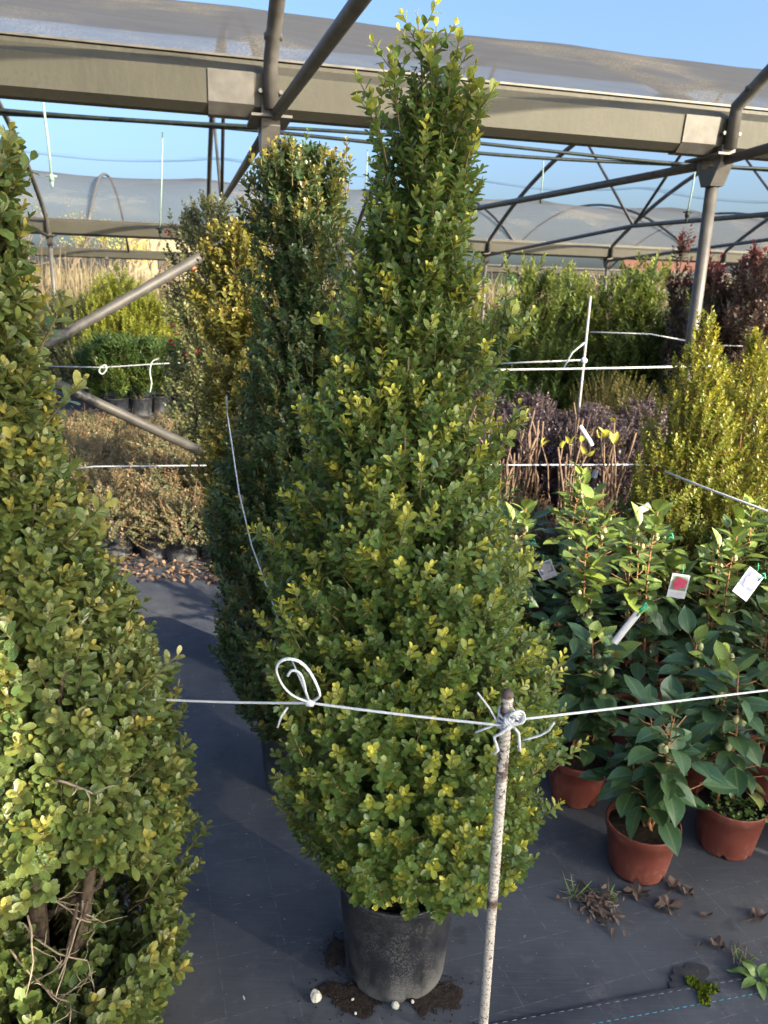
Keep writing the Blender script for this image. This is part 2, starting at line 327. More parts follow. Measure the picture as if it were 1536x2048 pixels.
def sprigs(ml, ms, root, dr, L, nodes, ll, lw, tip, kind='box', up=.35, whorl=2, spread=52, jit=.25, stem_r=.0011, base=0.12, bend=.12, fold=.25):
    """leafy shoots: root, dr (S,3), L (S,), tip (S,) = how young the tip is"""
    Sn = len(root); dr = unit(dr); UP = np.array([0, 0, 1.]); k = np.arange(nodes)
    s = base + (1 - base) * (k + 1) / nodes
    P = root[:, None] + L[:, None, None] * (s[None, :, None] * dr[:, None] + .5 * up * (s ** 2)[None, :, None] * UP)
    T = unit(dr[:, None] + up * s[None, :, None] * UP)
    ref = unit(rng.normal(size=(Sn, 1, 3))); e1 = unit(np.cross(T, ref)); e2 = np.cross(T, e1)
    ph = k[None] * (math.pi / 2 if whorl == 2 else 2.4) + rng.normal(0, .25, (Sn, nodes))
    fr = k / max(1, nodes - 1)
    for w in range(whorl):
        p2 = ph + w * 2 * math.pi / whorl
        e = np.cos(p2)[..., None] * e1 + np.sin(p2)[..., None] * e2
        ang = np.radians(spread - (spread * .5) * fr[None] ** 2 + rng.normal(0, 9, (Sn, nodes)))
        D = T * np.cos(ang)[..., None] + e * np.sin(ang)[..., None] + rng.normal(0, jit * .35, (Sn, nodes, 3))
        N = T * np.sin(ang)[..., None] - e * np.cos(ang)[..., None] + .35 * UP + rng.normal(0, jit, (Sn, nodes, 3))
        sz = (.80 + .3 * np.sin(math.pi * (fr * .75 + .12)) - .35 * fr ** 4)[None] * rng.uniform(.78, 1.15, (Sn, nodes))
        age = np.clip(tip[:, None] * (fr[None] ** 1.8) + rng.normal(0, .05, (Sn, nodes)), 0, 1)
        rn = np.clip(np.repeat(rng.random((Sn, 1)), nodes, 1) * .6 + .4 * rng.random((Sn, nodes)), 0, 1)
        leaves(ml, P.reshape(-1, 3), D.reshape(-1, 3), N.reshape(-1, 3), (ll * sz).ravel(), (lw * sz).ravel(), kind, rng.normal(bend, .08, Sn * nodes), rng.normal(fold, .12, Sn * nodes), age.ravel(), rn.ravel())
    if ms is not None:
        q = np.linspace(0, 1, 4)
        tubes3(ms, root[:, None] + L[:, None, None] * (q[None, :, None] * dr[:, None] + .5 * up * (q ** 2)[None, :, None] * UP), stem_r * 1.6, stem_r * .7)

def body(prof, n, sl, cl=.6, per=6, csp=.05, inner=.35, outw=.75, upw=.75, front=.35, lump=.10, jag=.06, top=.3, gap=None):
    """sample shoot roots and directions for a plant whose outline is prof = rows (z, r, cx, cy)"""
    prof = np.array([(tuple(p) + (0, 0))[:4] for p in prof], float); prof = prof[np.argsort(prof[:, 0])]
    z0, z1 = prof[0, 0], prof[-1, 0]; zz = np.linspace(z0, z1, 300); rr = np.interp(zz, prof[:, 0], prof[:, 1]); cdf = np.cumsum(rr + .02); cdf /= cdf[-1]
    def draw(m): 
        z = np.interp(rng.random(m), cdf, zz); th = rng.uniform(0, 2 * math.pi, m)
        bad = (np.sin(th) > .25) & (rng.random(m) < front); th[bad] = -th[bad]
        return z, th
    nc = int(n * cl / per); zc, tc = draw(nc); zc = np.repeat(zc, per) + rng.normal(0, csp, nc * per); rc = np.interp(zc, prof[:, 0], prof[:, 1])
    tc = np.repeat(tc, per) + rng.normal(0, csp, nc * per) / np.maximum(rc, .04)
    za, ta = draw(n - nc * per); z = np.concatenate([zc, za]); th = np.concatenate([tc, ta]); z = np.clip(z, z0, z1 - .0)
    lmp = 1 + lump * (np.sin(3 * th + 9 * z + 1.3) + .7 * np.sin(5 * th - 17 * z) + .5 * np.sin(2 * th + 31 * z))
    r = np.interp(z, prof[:, 0], prof[:, 1]) * lmp; cx = np.interp(z, prof[:, 0], prof[:, 2]); cy = np.interp(z, prof[:, 0], prof[:, 3])
    isin = rng.random(len(z)) < inner
    L = sl * rng.uniform(.7, 1.25, len(z)); out = np.stack([np.cos(th), np.sin(th), 0 * th], -1)
    fz = (z - z0) / (z1 - z0); u_ = upw * rng.uniform(.6, 1.5, len(z)) + top * 3 * np.clip(fz - .75, 0, 1) - .4 * np.clip(.12 - fz, 0, 1) * 8
    d = unit(out * outw + np.array([0, 0, 1.]) * u_[:, None] + rng.normal(0, .22, (len(z), 3)))
    reach = np.where(isin, r * rng.uniform(.35, .8, len(z)), r * (1 + rng.normal(0, jag, len(z))))
    rad = np.maximum(reach - L * (d * out).sum(1), .0)
    rt = out * rad[:, None]; rt[:, 0] += cx; rt[:, 1] += cy; rt[:, 2] += z - L * d[:, 2] * .5
    if gap is not None:
        keep = gap(rt + d * L[:, None] * .5, th); rt, d, L, isin = rt[keep], d[keep], L[keep], isin[keep]
    return rt, d, L, isin

def branchwork(mb, prof, n=14, r0=.008, seed=0):
    prof = np.array([(tuple(p) + (0, 0))[:4] for p in prof], float); prof = prof[np.argsort(prof[:, 0])]; g = np.random.default_rng(seed)
    z0, z1 = 0.12, prof[-1, 0] * .96
    pts = [(np.interp(z, prof[:, 0], prof[:, 2]), np.interp(z, prof[:, 0], prof[:, 3]), z) for z in np.linspace(z0, z1, 9)]
    mb.tube(np.array(pts) + g.normal(0, .006, (9, 3)), np.linspace(r0 * 1.7, r0 * .3, 9), 7)
    for i in range(n):
        a = g.uniform(0, 6.28); zb = lerp(z0, z1 * .8, g.random()); b = np.array([np.interp(zb, prof[:, 0], prof[:, 2]), np.interp(zb, prof[:, 0], prof[:, 3]), zb])
        r = np.interp(zb + .1, prof[:, 0], prof[:, 1]) * .8; e = b + np.array([math.cos(a) * r, math.sin(a) * r, r * 1.1 + .05])
        m = (b + e) / 2 + np.array([math.cos(a), math.sin(a), -1]) * r * .15
        mb.tube([b, lerp(b, m, .6), m, lerp(m, e, .6), e], np.linspace(r0 * .8, r0 * .25, 5), 5)

def traced(rows, Y, dz=0.):
    """outline rows (y, x left, x right) read off at the plant's own depth -> rows (z, r, cx) about its base"""
    out = []
    for y, a, b in rows:
        p, q = atY(a, y, Y), atY(b, y, Y); out.append(((p[2] + q[2]) / 2, max(.012, (q[0] - p[0]) / 2), (p[0] + q[0]) / 2, 0.))
    return out
def rebase(pr, x0): return [(z, r, cx - x0, cy) for z, r, cx, cy in pr]

def pot_mesh(mb, rt, rb, h, n=40, wall=.004, lip=.016, notches=0, band=.03):
    prof = [(rb - .012, .004), (rb - .008, 0.0), (rb - .002, .0), (rb, .008), (lerp(rb, rt, .5), h * .5), (lerp(rb, rt, 1 - band / h), h - band), (lerp(rb, rt, 1 - band / h) + .004, h - band + .003), (rt + .002, h - .004), (rt + .0015, h), (rt - wall, h), (rt - wall - .002, h - .01), (rb - wall, h * .35)]
    def nt_(v, a):
        if notches:
            m = (np.cos(a * notches) > .82); v[0:3, m, 2] += .014; v[3, m, 2] += .008
        return v
    return mb.lathe(prof, n, notch=nt_)

def soil_mesh(mb, r, z, n=28):
    a = np.arange(n) * 2 * math.pi / n; v = [[0, 0, z + .006]]; f = []
    for k, q in enumerate((.4, .75, 1.)):
        for t in a: v.append([q * r * math.cos(t), q * r * math.sin(t), z + rng.normal(0, .003)])
    for j in range(n): f.append([0, 1 + j, 1 + (j + 1) % n])
    mb.add(v, f); b = mb.n - len(v); q = []
    for k in range(2):
        for j in range(n): q.append([1 + k * n + j, 1 + (k + 1) * n + j, 1 + (k + 1) * n + (j + 1) % n, 1 + k * n + (j + 1) % n])
    mb.F.append(np.array(q) + b)

# ------------------------------------------------------------------ setting: ground
def sheet(name, mat, x0, x1, y0, y1, nx, ny, z, amp=0., rough=1.):
    X, Y = np.meshgrid(np.linspace(x0, x1, nx), np.linspace(y0, y1, ny)); Z = z + amp * (np.sin(X * 3.1 + Y * 1.7) + np.sin(X * 7.3 - Y * 4.1) * .5 + np.sin(Y * 9.7 + X) * .4)
    i, j = np.meshgrid(np.arange(ny - 1), np.arange(nx - 1), indexing='ij')
    f = np.stack([i * nx + j, i * nx + j + 1, (i + 1) * nx + j + 1, (i + 1) * nx + j], -1).reshape(-1, 4)
    return MB().add(np.stack([X, Y, Z], -1).reshape(-1, 3), f).build(name, mat)
tag(sheet('ground', M['earth'], -600, 600, -300, 900, 40, 40, -.02), kind='structure')
tag(sheet('ground_fabric', M['mat'], -12, 16, -6, 22, 180, 180, -.002, .0012), kind='structure')
# overlapping second width of fabric at the lower right, its hem stitched with blue thread
pA, pB = atZ(980, 2047), atZ(1540, 1946)
dAB = unit(pB - pA); nAB = np.array([dAB[1], -dAB[0], 0.])
m = MB(); X0, X1 = pA - dAB * 2, pB + dAB * 3
us = np.linspace(0, 1, 60); rows = []
for k, (o, z) in enumerate(((0, .004), (.006, .0065), (.05, .006), (.5, .005), (1.6, .005))):
    rows.append([lerp(X0, X1, t) + nAB * (o + (.004 * math.sin(t * 40) if k < 2 else 0)) + np.array([0, 0, z]) for t in us])
v = np.array(rows).reshape(-1, 3); i, j = np.meshgrid(np.arange(4), np.arange(59), indexing='ij')
fab = m.add(v, np.stack([i * 60 + j, (i + 1) * 60 + j, (i + 1) * 60 + j + 1, i * 60 + j + 1], -1).reshape(-1, 4)).build('ground_fabric_overlap', M['mat']); tag(fab, kind='structure')
th = MB()
for t in np.arange(.02, .98, .0035):
    a = lerp(X0, X1, t) + nAB * .052 + [0, 0, .0065]; th.tube([a, a + dAB * .011], .0009, 4)
th.build('hem_thread', m_simple('blue_thread', (.03, .22, .34), (.05, .3, .42), 30), fab)
th = MB()
for t in np.arange(.02, .98, .0042):
    a = lerp(X0, X1, t) + nAB * .008 + [0, 0, .007]; th.tube([a, a + dAB * .012], .0008, 4)
th.build('edge_thread', m_simple('grey_thread', (.13, .14, .16), (.19, .2, .22), 30), fab)

# ------------------------------------------------------------------ tunnel house frame
GA, GB = atZ(0, 194, 2.5), atZ(1432, 312, 2.5); U = unit(GB - GA); P1 = GA + U * (((atZ(535, 243, 2.5) - GA) * U).sum()); V = np.array([-U[1], U[0], 0]); UP = np.array([0, 0, 1.]); SP = float(((GB - P1) * U).sum()); BW = 10.4
def G(a, b, z): return np.array([P1[0], P1[1], 0]) + U * a + V * b + UP * z
RISE = 1.42; GT = 2.66; ARC = ((BW / 2) ** 2 + RISE ** 2) / (2 * RISE)
def arch_z(b):
    q = (b % BW) - BW / 2; return GT + RISE - (ARC - math.sqrt(ARC ** 2 - q * q))
K = .76
gp = [(x, z * K) for x, z in [(0.015, .335), (.03, .33), (.035, .305), (.10, .235), (.085, .045), (.035, 0), (-.035, 0), (-.085, .045), (-.10, .235), (-.035, .305), (-.03, .33), (-.015, .335), (-.022, .30), (-.085, .22), (-.07, .06), (-.03, .018), (.03, .018), (.07, .06), (.085, .22), (.022, .30)]]
for kv, u0, u1, lab in ((0, -9, 13.5, 'long weathered steel gutter beam overhead, nearest one'), (1, -12, 26, 'second steel gutter beam across the far side of the bay'), (2, -16, 40, 'thin pale gutter beam farthest away in front of dry reeds')):
    t = thing('gutter_beam', lab, 'gutter', G(u0, kv * BW, 2.5), group='steel gutter beams of the tunnel house')
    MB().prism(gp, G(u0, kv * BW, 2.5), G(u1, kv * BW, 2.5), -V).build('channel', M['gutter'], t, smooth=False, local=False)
    gp_ = 0; mm = MB().prism([(.04, .338 * K), (.04, .352 * K), (-.04, .352 * K), (-.04, .338 * K)], G(u0, kv * BW, 2.5), G(u1, kv * BW, 2.5), -V); mm.build('clip_rail', M['tube'], t, smooth=False, local=False)
    if kv == 0:
        j = MB()
        for ii in range(-3, 5): j.prism([(.104, .238 * K), (.089, .043), (.037, -.003), (-.037, -.003), (-.037, -.007), (.041, -.007), (.094, .041), (.109, .238 * K)], G(ii * SP - .30, 0, 2.5), G(ii * SP - .08, 0, 2.5), -V)
        j.build('joint_plate', M['tube'], t, smooth=False, local=False)
post_lab = {(0, 0): 'galvanised post behind the dark bushy boxwood, carrying the near gutter', (1, 0): 'tall grey post standing right of the boxwood in the yellow shrubs'}
for kv, ids in ((0, range(-1, 4)), (1, range(-3, 8)), (2, range(-3, 9))):
    for i in ids:
        l = post_lab.get((i, kv), ['galvanised post along the near gutter row, outside the tall boxwood', 'slim far post under the second gutter beam', 'very thin far post in front of the reeds'][kv])
        base = G(i * SP, kv * BW, 0); t = thing('steel_post', l, 'post', base, group='posts of the tunnel house' if (i, kv) in post_lab else ['outer posts of the near row', 'posts under the second gutter', 'posts under the third gutter'][kv])
        MB().tube([base + UP * -.1, base + UP * 1.2, base + UP * 2.44], .036, 20).build('shaft', M['tube'], t, local=False)
        b = MB().prism([(.07, .11), (.11, .11), (.11, .02), (.045, -.10), (-.045, -.10), (-.11, .02), (-.11, .11), (-.07, .11), (-.05, .0), (.05, .0)], base + UP * 2.43 - U * .045, base + UP * 2.43 + U * .045, -V)
        b.box(base + UP * 2.487, (.10, .16, .006), np.array([U, V, UP])); b.build('saddle_bracket', M['tube'], t, smooth=False, local=False)
        if kv == 0:
            b = MB()
            for sx in (-.05, .05): MB().tube([base + UP * 2.60 + U * sx - V * .10, base + UP * 2.60 + U * sx - V * .125], .011, 6).build('bolt', M['tube'], t, smooth=False, local=False)
def truss(i, kv, lab, sgn=1, tie=None, web=True, grp='roof trusses'):
    b0 = kv * BW; t = thing('roof_truss', lab, 'truss', G(i * SP, b0, 2.5), group=grp)
    vs = np.linspace(.13, BW - .13, 25); pts = [G(i * SP, b0 + x, arch_z(x)) for x in vs]
    first = G(i * SP, b0 + .12, 2.52); last = G(i * SP, b0 + BW - .12, 2.52)
    MB().tube([first] + pts + [last], .036, 14).build('arch', M['tube'], t, local=False)
    if tie is None: tie = [G(i * SP, b0 + x, 2.46 + .16 * (1 - abs(x / (BW / 2) - 1))) for x in np.linspace(.1, BW - .1, 9)]
    MB().tube(tie, .027, 12).build('tie', M['tube'], t, local=False)
    if web:
        nd = tie[len(tie) // 2]; w = MB()
        for x in (3.6, BW - 3.6): w.tube([nd, G(i * SP, b0 + x, arch_z(x))], .019, 8)
        w.build('web', M['tube'], t, local=False)
    for x in (.25, BW - .25):
        c = G(i * SP, b0 + x, arch_z(x)); MB().tube([c - UP * .012, c + UP * .012], .044, 14).build('clamp', M['tube'], t, local=False)
for i in range(-2, 8):
    lab = {0: 'arched truss leaving the near gutter behind the boxwoods', 1: 'truss whose straight tie crosses to the right post', 2: 'truss with a V shaped web right of the boxwood'}.get(i, 'far arched truss of grey tubes across the bay')
    truss(i, 1 - 1, lab, grp='roof trusses over the near bay' if i in (0, 1, 2) else 'far roof trusses over the near bay')
pt = [atZ(545, 238, 2.50), atZ(720, 0, 2.5)]; dd = pt[1] - pt[0]
def truss_here(i, lab, tie):
    truss(i, -1, lab, tie=tie, web=False, grp='trusses over the camera bay')
truss_here(0, 'stout arch tube and slanting tie rising from the gutter joint', [pt[0] + dd * k for k in (0, .5, 1, 2, 3)])
truss_here(1, 'dark arch tube leaving the gutter at the right edge', None)
for i in range(-1, 5):
    pts = [G(i * SP * 1.5 - 2, BW + x, arch_z(x)) for x in np.linspace(.1, BW - .1, 19)]
    o = MB().tube(pts, .03, 10).build('roof_hoop', M['tube']); tag(o, 'pale bent hoop under the distant roof film', 'hoop', 'hoops of the far tunnel roof')
# brace cross between two posts
q0, q1 = G(0, 0, 0), G(-SP, 0, 0)
for (za, zb, l, off) in ((2.03, .50, 'grey brace tube slanting up to the right behind left boxwood', -.05), (.58, 1.95, 'grey brace tube slanting down towards the low red plants', .02)):
    o = MB().tube([q0 + UP * za + V * off, q1 + UP * zb + V * off], .027, 14).build('brace_tube', M['tube_shade']); tag(o, l, 'brace', 'braces between the posts')
def film(name, mat, lab, b0, b1, u0, u1, step, sag, off=.045, grp=None, seed=0):
    nu, nv = int((u1 - u0) * 8), 34; g = np.random.default_rng(seed); v = []
    for a in np.linspace(u0, u1, nu):
        ph = ((a % step) / step); s_ = (1 - (2 * ph - 1) ** 2)
        for b in np.linspace(b0, b1, nv):
            z = arch_z(b) + off - sag * s_ * (.4 + .6 * math.sin(math.pi * min(1, (b - b0) / (b1 - b0)))) + .004 * math.sin(a * 5 + b * 2) * math.sin(b * 3.3 + a)
            v.append(G(a, b, z))
    i, j = np.meshgrid(np.arange(nu - 1), np.arange(nv - 1), indexing='ij')
    o = MB().add(v, np.stack([i * nv + j, (i + 1) * nv + j, (i + 1) * nv + j + 1, i * nv + j + 1], -1).reshape(-1, 4)).build(name, mat)
    return tag(o, lab, 'roof cover', grp)
film('roof_film', M['film'], 'dusty grey film roof stretched above the near gutter', .06, 4.6, -8, 14, SP, .022)
film('roof_film', M['film_far'], 'paler see-through film roof of the distant tunnel', BW + .06, BW + 5.1, -14, 26, SP * 1.5, .14, .04, seed=3)
o = film('film_strip', M['strip'], 'faint blue strip of overlapping film hanging in the sky', 4.9, 5.16, -9, 13, SP, .10, -1.02); o['category'] = 'film strip'
# irrigation pipes
for k, (zz, ph, l) in enumerate(((3.02, 0., 'upper of two black irrigation pipes under the roof'), (2.98, 1.9, 'lower of two black irrigation pipes under the roof'))):
    o = MB().tube([G(a, 3 + .03 * k, zz + .025 * math.sin(a * 1.1 + ph)) for a in np.linspace(-9, 13, 70)], .016, 8).build('irrigation_pipe', M['pipe']); tag(o, l, 'pipe', 'irrigation pipes')
for (x0, y0, x1, y1, Y, l) in ((85, 196, 103, 352, 5.6, 'thick pale dropper hose with sprinkler at upper left'), (325, 264, 320, 458, 7.2, 'thin dropper line hanging left of the bronzed boxwood'), (735, 300, 730, 380, 7.6, 'thin dropper line hanging between the two boxwood tops'), (1087, 322, 1082, 390, 7.8, 'thin dropper line hanging beside the grey arch'), (1392, 332, 1375, 425, 6.2, 'dropper hose beside the right post')):
    p, q = atY(x0, y0, Y), atY(x1, y1, Y); t = thing('dropper_hose', l, 'hose', p, group='dropper hoses under the roof')
    MB().tube([p, lerp(p, q, .5) + [.004, 0, 0], q], .0085 if Y < 5.9 else .006, 8).build('hose', M['hose'], t, local=False)
    h = MB().tube([q + UP * .01, q - UP * .035], .016, 10); h.tube([q - UP * .035, q - UP * .075], [.012, .007], 8); h.tube([q + U * .035, q - U * .035], .006, 6); h.build('sprinkler', M['hose'] if Y < 5.9 else M['pipe'], t, local=False)

# ------------------------------------------------------------------ big boxwood in the middle
BX, BY = atY(795, 1830, 1.45)[0] + .003, 1.585
rows = [(215, 805, 900), (265, 768, 945), (310, 755, 962), (400, 738, 965), (500, 710, 955), (600, 698, 950), (700, 676, 966), (800, 646, 968), (900, 613, 990), (1000, 593, 1012), (1100, 567, 1045), (1200, 565, 1052), (1300, 560, 1064), (1400, 552, 1082), (1500, 552, 1090), (1590, 575, 1090), (1660, 608, 1065), (1715, 670, 960)]
PR = rebase(traced(rows, BY), BX)
PR = [(z, r * (.92 if z < 1.7 else .88), cx, cy) for z, r, cx, cy in PR]
H_POT = .285
main = thing('boxwood_topiary', 'tall pointed boxwood in a dusty black pot beside white stake, yellow new leaves', 'topiary shrub', (BX, BY, 0))
ml, ms = MB(), MB()
rt, d, L, isin = body(PR, 4200, .082, jag=.10, per=5)
zr_ = rt[:, 2]; tip = np.where(isin, .1, np.where(rng.random(len(L)) < .30 * np.clip((1.95 - zr_) / .45, .12, 1), rng.uniform(.6, 1.35, len(L)), rng.uniform(0, .22, len(L))))
sprigs(ml, ms, rt, d, L, 8, .0210, .0118, tip, up=.3, spread=56)
rt, d, L, isin = body([(z, r * .5, cx, cy) for z, r, cx, cy in PR], 500, .08); sprigs(ml, ms, rt, d, L, 6, .027, .017, np.zeros(len(L)), kind='boxlow')
# leader shoots standing out of the top and some escaped side shoots
ztop = PR[0][0]
ldr = []
for (x, y, xb, yb) in ((835, 32, 850, 230), (782, 110, 800, 260), (915, 108, 880, 270), (948, 175, 900, 320), (742, 185, 775, 330), (965, 190, 930, 340), (872, 80, 862, 240), (530, 1065, 600, 1150), (1060, 645, 960, 760), (1030, 850, 960, 900), (655, 640, 720, 720), (640, 800, 700, 860), (1020, 620, 960, 700), (610, 835, 680, 900)):
    a, b = atY(xb, yb, BY - .06), atY(x, y, BY - .08); ldr.append((a - [BX, BY, 0], b - [BX, BY, 0]))
for a, b in ldr:
    ln = np.linalg.norm(b - a); sprigs(ml, ms, a[None], (b - a)[None], np.array([ln]), max(7, int(ln / .0145)), .0225, .0130, np.array([.6]), up=0., stem_r=.0014)
    k = 5; q = np.linspace(.35, .8, k)[:, None] * (b - a) + a; sprigs(ml, ms, q, (b - a) + rng.normal(0, .06, (k, 3)), np.full(k, .05), 4, .022, .014, np.full(k, .8), up=.4)
ml.build('foliage', M['box'], main); ms.build('twigs', M['twig'], main)
bw = MB(); branchwork(bw, PR, 34, .009, 3); bw.build('trunk', M['bark'], main)
zr = atY(795, 1828, BY - .146)[2]; H_POT = max(.2, zr); pm = MB(); pot_mesh(pm, .148, .126, H_POT, 56, .004, notches=5, band=.022)
print('pot height', H_POT, 'top', ztop)
pot = pm.build('pot', M['blackpot'], main)
m = MB(); a = np.linspace(0, 2 * math.pi, 57); m.tube([(.1505 * math.cos(t), .1505 * math.sin(t), H_POT - .002) for t in a], .0032, 8, caps=False); m.build('rim', M['blackpot'], pot)
m = MB(); soil_mesh(m, .141, H_POT - .018); m.build('soil', M['soil'], main)

# ------------------------------------------------------------------ dark boxwood behind it on the left
B2X, B2Y = atZ(598, 1535)[0], 2.34
rows = [(318, 540, 650), (350, 505, 690), (450, 492, 700), (550, 500, 705), (650, 508, 720), (750, 490, 730), (850, 470, 735), (950, 440, 742), (1050, 430, 750), (1150, 428, 755), (1250, 428, 760), (1320, 442, 750), (1380, 470, 730), (1440, 500, 700)]
PR2 = [(z, r * .93, cx, cy) for z, r, cx, cy in rebase(traced(rows, B2Y), B2X)]
b2 = thing('boxwood_topiary', 'dark green boxwood with bronze top shoots, close behind the tall pointed one', 'topiary shrub', (B2X, B2Y, 0))
ml, ms = MB(), MB()
rt, d, L, isin = body(PR2, 2900, .08, jag=.08); zz = rt[:, 2] / PR2[0][0]
tip = np.where(isin, .05, np.where(rng.random(len(L)) < .15 + .7 * np.clip(zz - .8, 0, 1) * 5, rng.uniform(.5, 1, len(L)), rng.uniform(0, .25, len(L))))
sprigs(ml, ms, rt, d, L, 8, .0222, .0125, tip, up=.3)
rt, d, L, isin = body([(z, r * .5, cx, cy) for z, r, cx, cy in PR2], 350, .08); sprigs(ml, ms, rt, d, L, 6, .027, .017, np.zeros(len(L)), kind='boxlow')
k = 16; q = np.stack([rng.uniform(-.12, .16, k), rng.uniform(-.1, .1, k), np.full(k, PR2[0][0] - .09)], -1); sprigs(ml, ms, q, np.stack([rng.normal(0, .2, k), rng.normal(0, .2, k), np.ones(k)], -1), rng.uniform(.09, .15, k), 8, .022, .013, np.full(k, .95), up=0.)
ml.build('foliage', M['box_dark'], b2); ms.build('twigs', M['twig'], b2)
bw = MB(); branchwork(bw, PR2, 24, .009, 4); bw.build('trunk', M['bark'], b2)
m = MB(); pot_mesh(m, .129, .112, .27, 40, notches=5, band=.022); m.build('pot', M['blackpot'], b2); m = MB(); soil_mesh(m, .12, .25); m.build('soil', M['soil'], b2)

# ------------------------------------------------------------------ bronzed boxwood behind, in the sun
B3X, B3Y = atY(490, 900, 3.2)[0], 3.2
rows = [(470, 425, 520), (505, 404, 560), (600, 396, 570), (700, 402, 575), (800, 412, 580), (880, 412, 590), (960, 408, 600), (1040, 410, 600), (1100, 420, 600), (1150, 440, 590)]
PR3 = [(z, r * .93, cx, cy) for z, r, cx, cy in rebase(traced(rows, B3Y), B3X)]
b3 = thing('boxwood_topiary', 'golden bronze boxwood in sun, behind the dark one on its left', 'topiary shrub', (B3X, B3Y, 0))
ml, ms = MB(), MB(); rt, d, L, isin = body(PR3, 1700, .085, jag=.09)
tip = np.where(isin, .1, rng.uniform(.2, 1., len(L))); sprigs(ml, ms, rt, d, L, 6, .026, .015, tip, kind='boxlow', up=.35)
rt, d, L, isin = body([(z, r * .5, cx, cy) for z, r, cx, cy in PR3], 300, .08); sprigs(ml, ms, rt, d, L, 6, .028, .017, np.zeros(len(L)), kind='boxlow')
ml.build('foliage', M['box_gold'], b3); ms.build('twigs', M['twig'], b3); bw = MB(); branchwork(bw, PR3, 16, .009, 5); bw.build('trunk', M['bark'], b3)
m = MB(); pot_mesh(m, .13, .112, .26, 32, band=.022); m.build('pot', M['blackpot'], b3); m = MB(); soil_mesh(m, .12, .24); m.build('soil', M['soil'], b3)

# ------------------------------------------------------------------ big old boxwood cut by the left edge
LY = 1.36; LX = atY(40, 1500, LY)[0]
def axis_px(y): return -52 + (y - 200) * .075
rows = [(y, 2 * axis_px(y) - xr, xr) for y, xr in ((330, 0), (360, 18), (400, 40), (460, 62), (560, 98), (660, 128), (740, 150), (840, 168), (920, 185), (1000, 208), (1100, 235), (1180, 270), (1260, 305), (1340, 335), (1420, 365), (1500, 385), (1600, 390), (1700, 396), (1800, 404), (1900, 396), (2000, 358), (2080, 300), (2160, 240))]
PL = [(z, max(.02, r - .045 - .02 * min(1, max(0, (z - 1.0) / .3))) * .97, cx, cy) for z, r, cx, cy in rebase(traced(rows, LY), LX)]
bl = thing('boxwood_topiary', 'large old boxwood on the left edge with bare dead twigs low down', 'topiary shrub', (LX, LY, 0))
hole = atY(95, 1950, LY - .25) - [LX, LY, 0]; hole2 = atY(50, 1150, LY - .2) - [LX, LY, 0]
def gapf(p, th):
    q = (p - hole) / np.array([.155, .45, .15]); r = (p - hole2) / np.array([.07, .12, .06])
    return ((q ** 2).sum(1) > 1 + .4 * rng.random(len(p))) & ((r ** 2).sum(1) > 1)
ml, ms = MB(), MB(); rt, d, L, isin = body(PL, 5200, .088, jag=.06, gap=gapf, outw=.85, upw=.65, lump=.04)
zz = rt[:, 2]; tip = np.where(isin, .1, np.where(rng.random(len(L)) < np.clip(.25 + .5 * (zz - .9), .2, .8), rng.uniform(.3, 1, len(L)), rng.uniform(0, .3, len(L))))
sprigs(ml, ms, rt, d, L, 7, .0285, .0155, tip, up=.3, spread=56)
rt, d, L, isin = body([(z, r * .6, cx, cy) for z, r, cx, cy in PL], 700, .1, gap=gapf); sprigs(ml, ms, rt, d, L, 6, .034, .021, np.zeros(len(L)), kind='boxlow')
k = 9
for (x, y, xb, yb) in ((130, 600, 80, 700), (165, 760, 90, 850), (215, 1000, 140, 1080), (355, 1310, 280, 1380), (20, 260, -20, 400)):
    a, b = atY(xb, yb, LY - .1) - [LX, LY, 0], atY(x, y, LY - .12) - [LX, LY, 0]; ln = np.linalg.norm(b - a)
    sprigs(ml, ms, a[None], (b - a)[None], np.array([ln]), max(6, int(ln / .017)), .029, .016, np.array([.6]), up=0., stem_r=.0015)
ml.build('foliage', M['box_old'], bl); ms.build('twigs', M['twig'], bl)
bw = MB(); branchwork(bw, PL, 22, .012, 6)
for (x, y, x2, y2, r) in ((105, 2300, 60, 1560, .022), (120, 2300, 190, 1660, .017), (70, 2260, -60, 1700, .012)):
    a, b = atY(x, y, LY - .03) - [LX, LY, 0], atY(x2, y2, LY - .02) - [LX, LY, 0]; m_ = lerp(a, b, .5) + rng.normal(0, .012, 3); bw.tube([a, lerp(a, m_, .5), m_, lerp(m_, b, .5), b], np.linspace(r * 1.2, r * .7, 5), 9)
bw.build('trunk', M['bark_dark'], bl)
dt = MB()
def twiggy(p, d, ln, r, depth):
    n = 5; pts = [p]; dd = unit(d)
    for i in range(n):
        dd = unit(dd + rng.normal(0, .19, 3)); pts.append(pts[-1] + dd * ln / n)
    dt.tube(pts, np.linspace(r, r * .55, n + 1), 5)
    if depth > 0:
        for i in (1, 2, 3, 4, 5):
            if rng.random() < .5: twiggy(pts[i], dd + rng.normal(0, .8, 3), ln * rng.uniform(.35, .65), r * .6, depth - 1)
for (x, y, x2, y2, ln, dep) in ((20, 1900, 60, 1980, .17, 2), (55, 1830, 100, 1950, .15, 2), (10, 1960, 90, 1990, .15, 2), (60, 1780, 160, 1850, .14, 2), (0, 2010, 30, 1990, .12, 2), (165, 1800, 165, 1980, .15, 1), (50, 1850, 150, 1960, .15, 2), (110, 1560, 190, 1585, .08, 1)):
    dy = -.13 if y > 1700 else -.24
    a, b = atY(x, y, LY + dy) - [LX, LY, 0], atY(x2, y2, LY + dy - .03) - [LX, LY, 0]; dt = MB(); twiggy(a, b - a, ln, .0026, dep); dt.build('dead_twig', M['deadtwig'], bl)
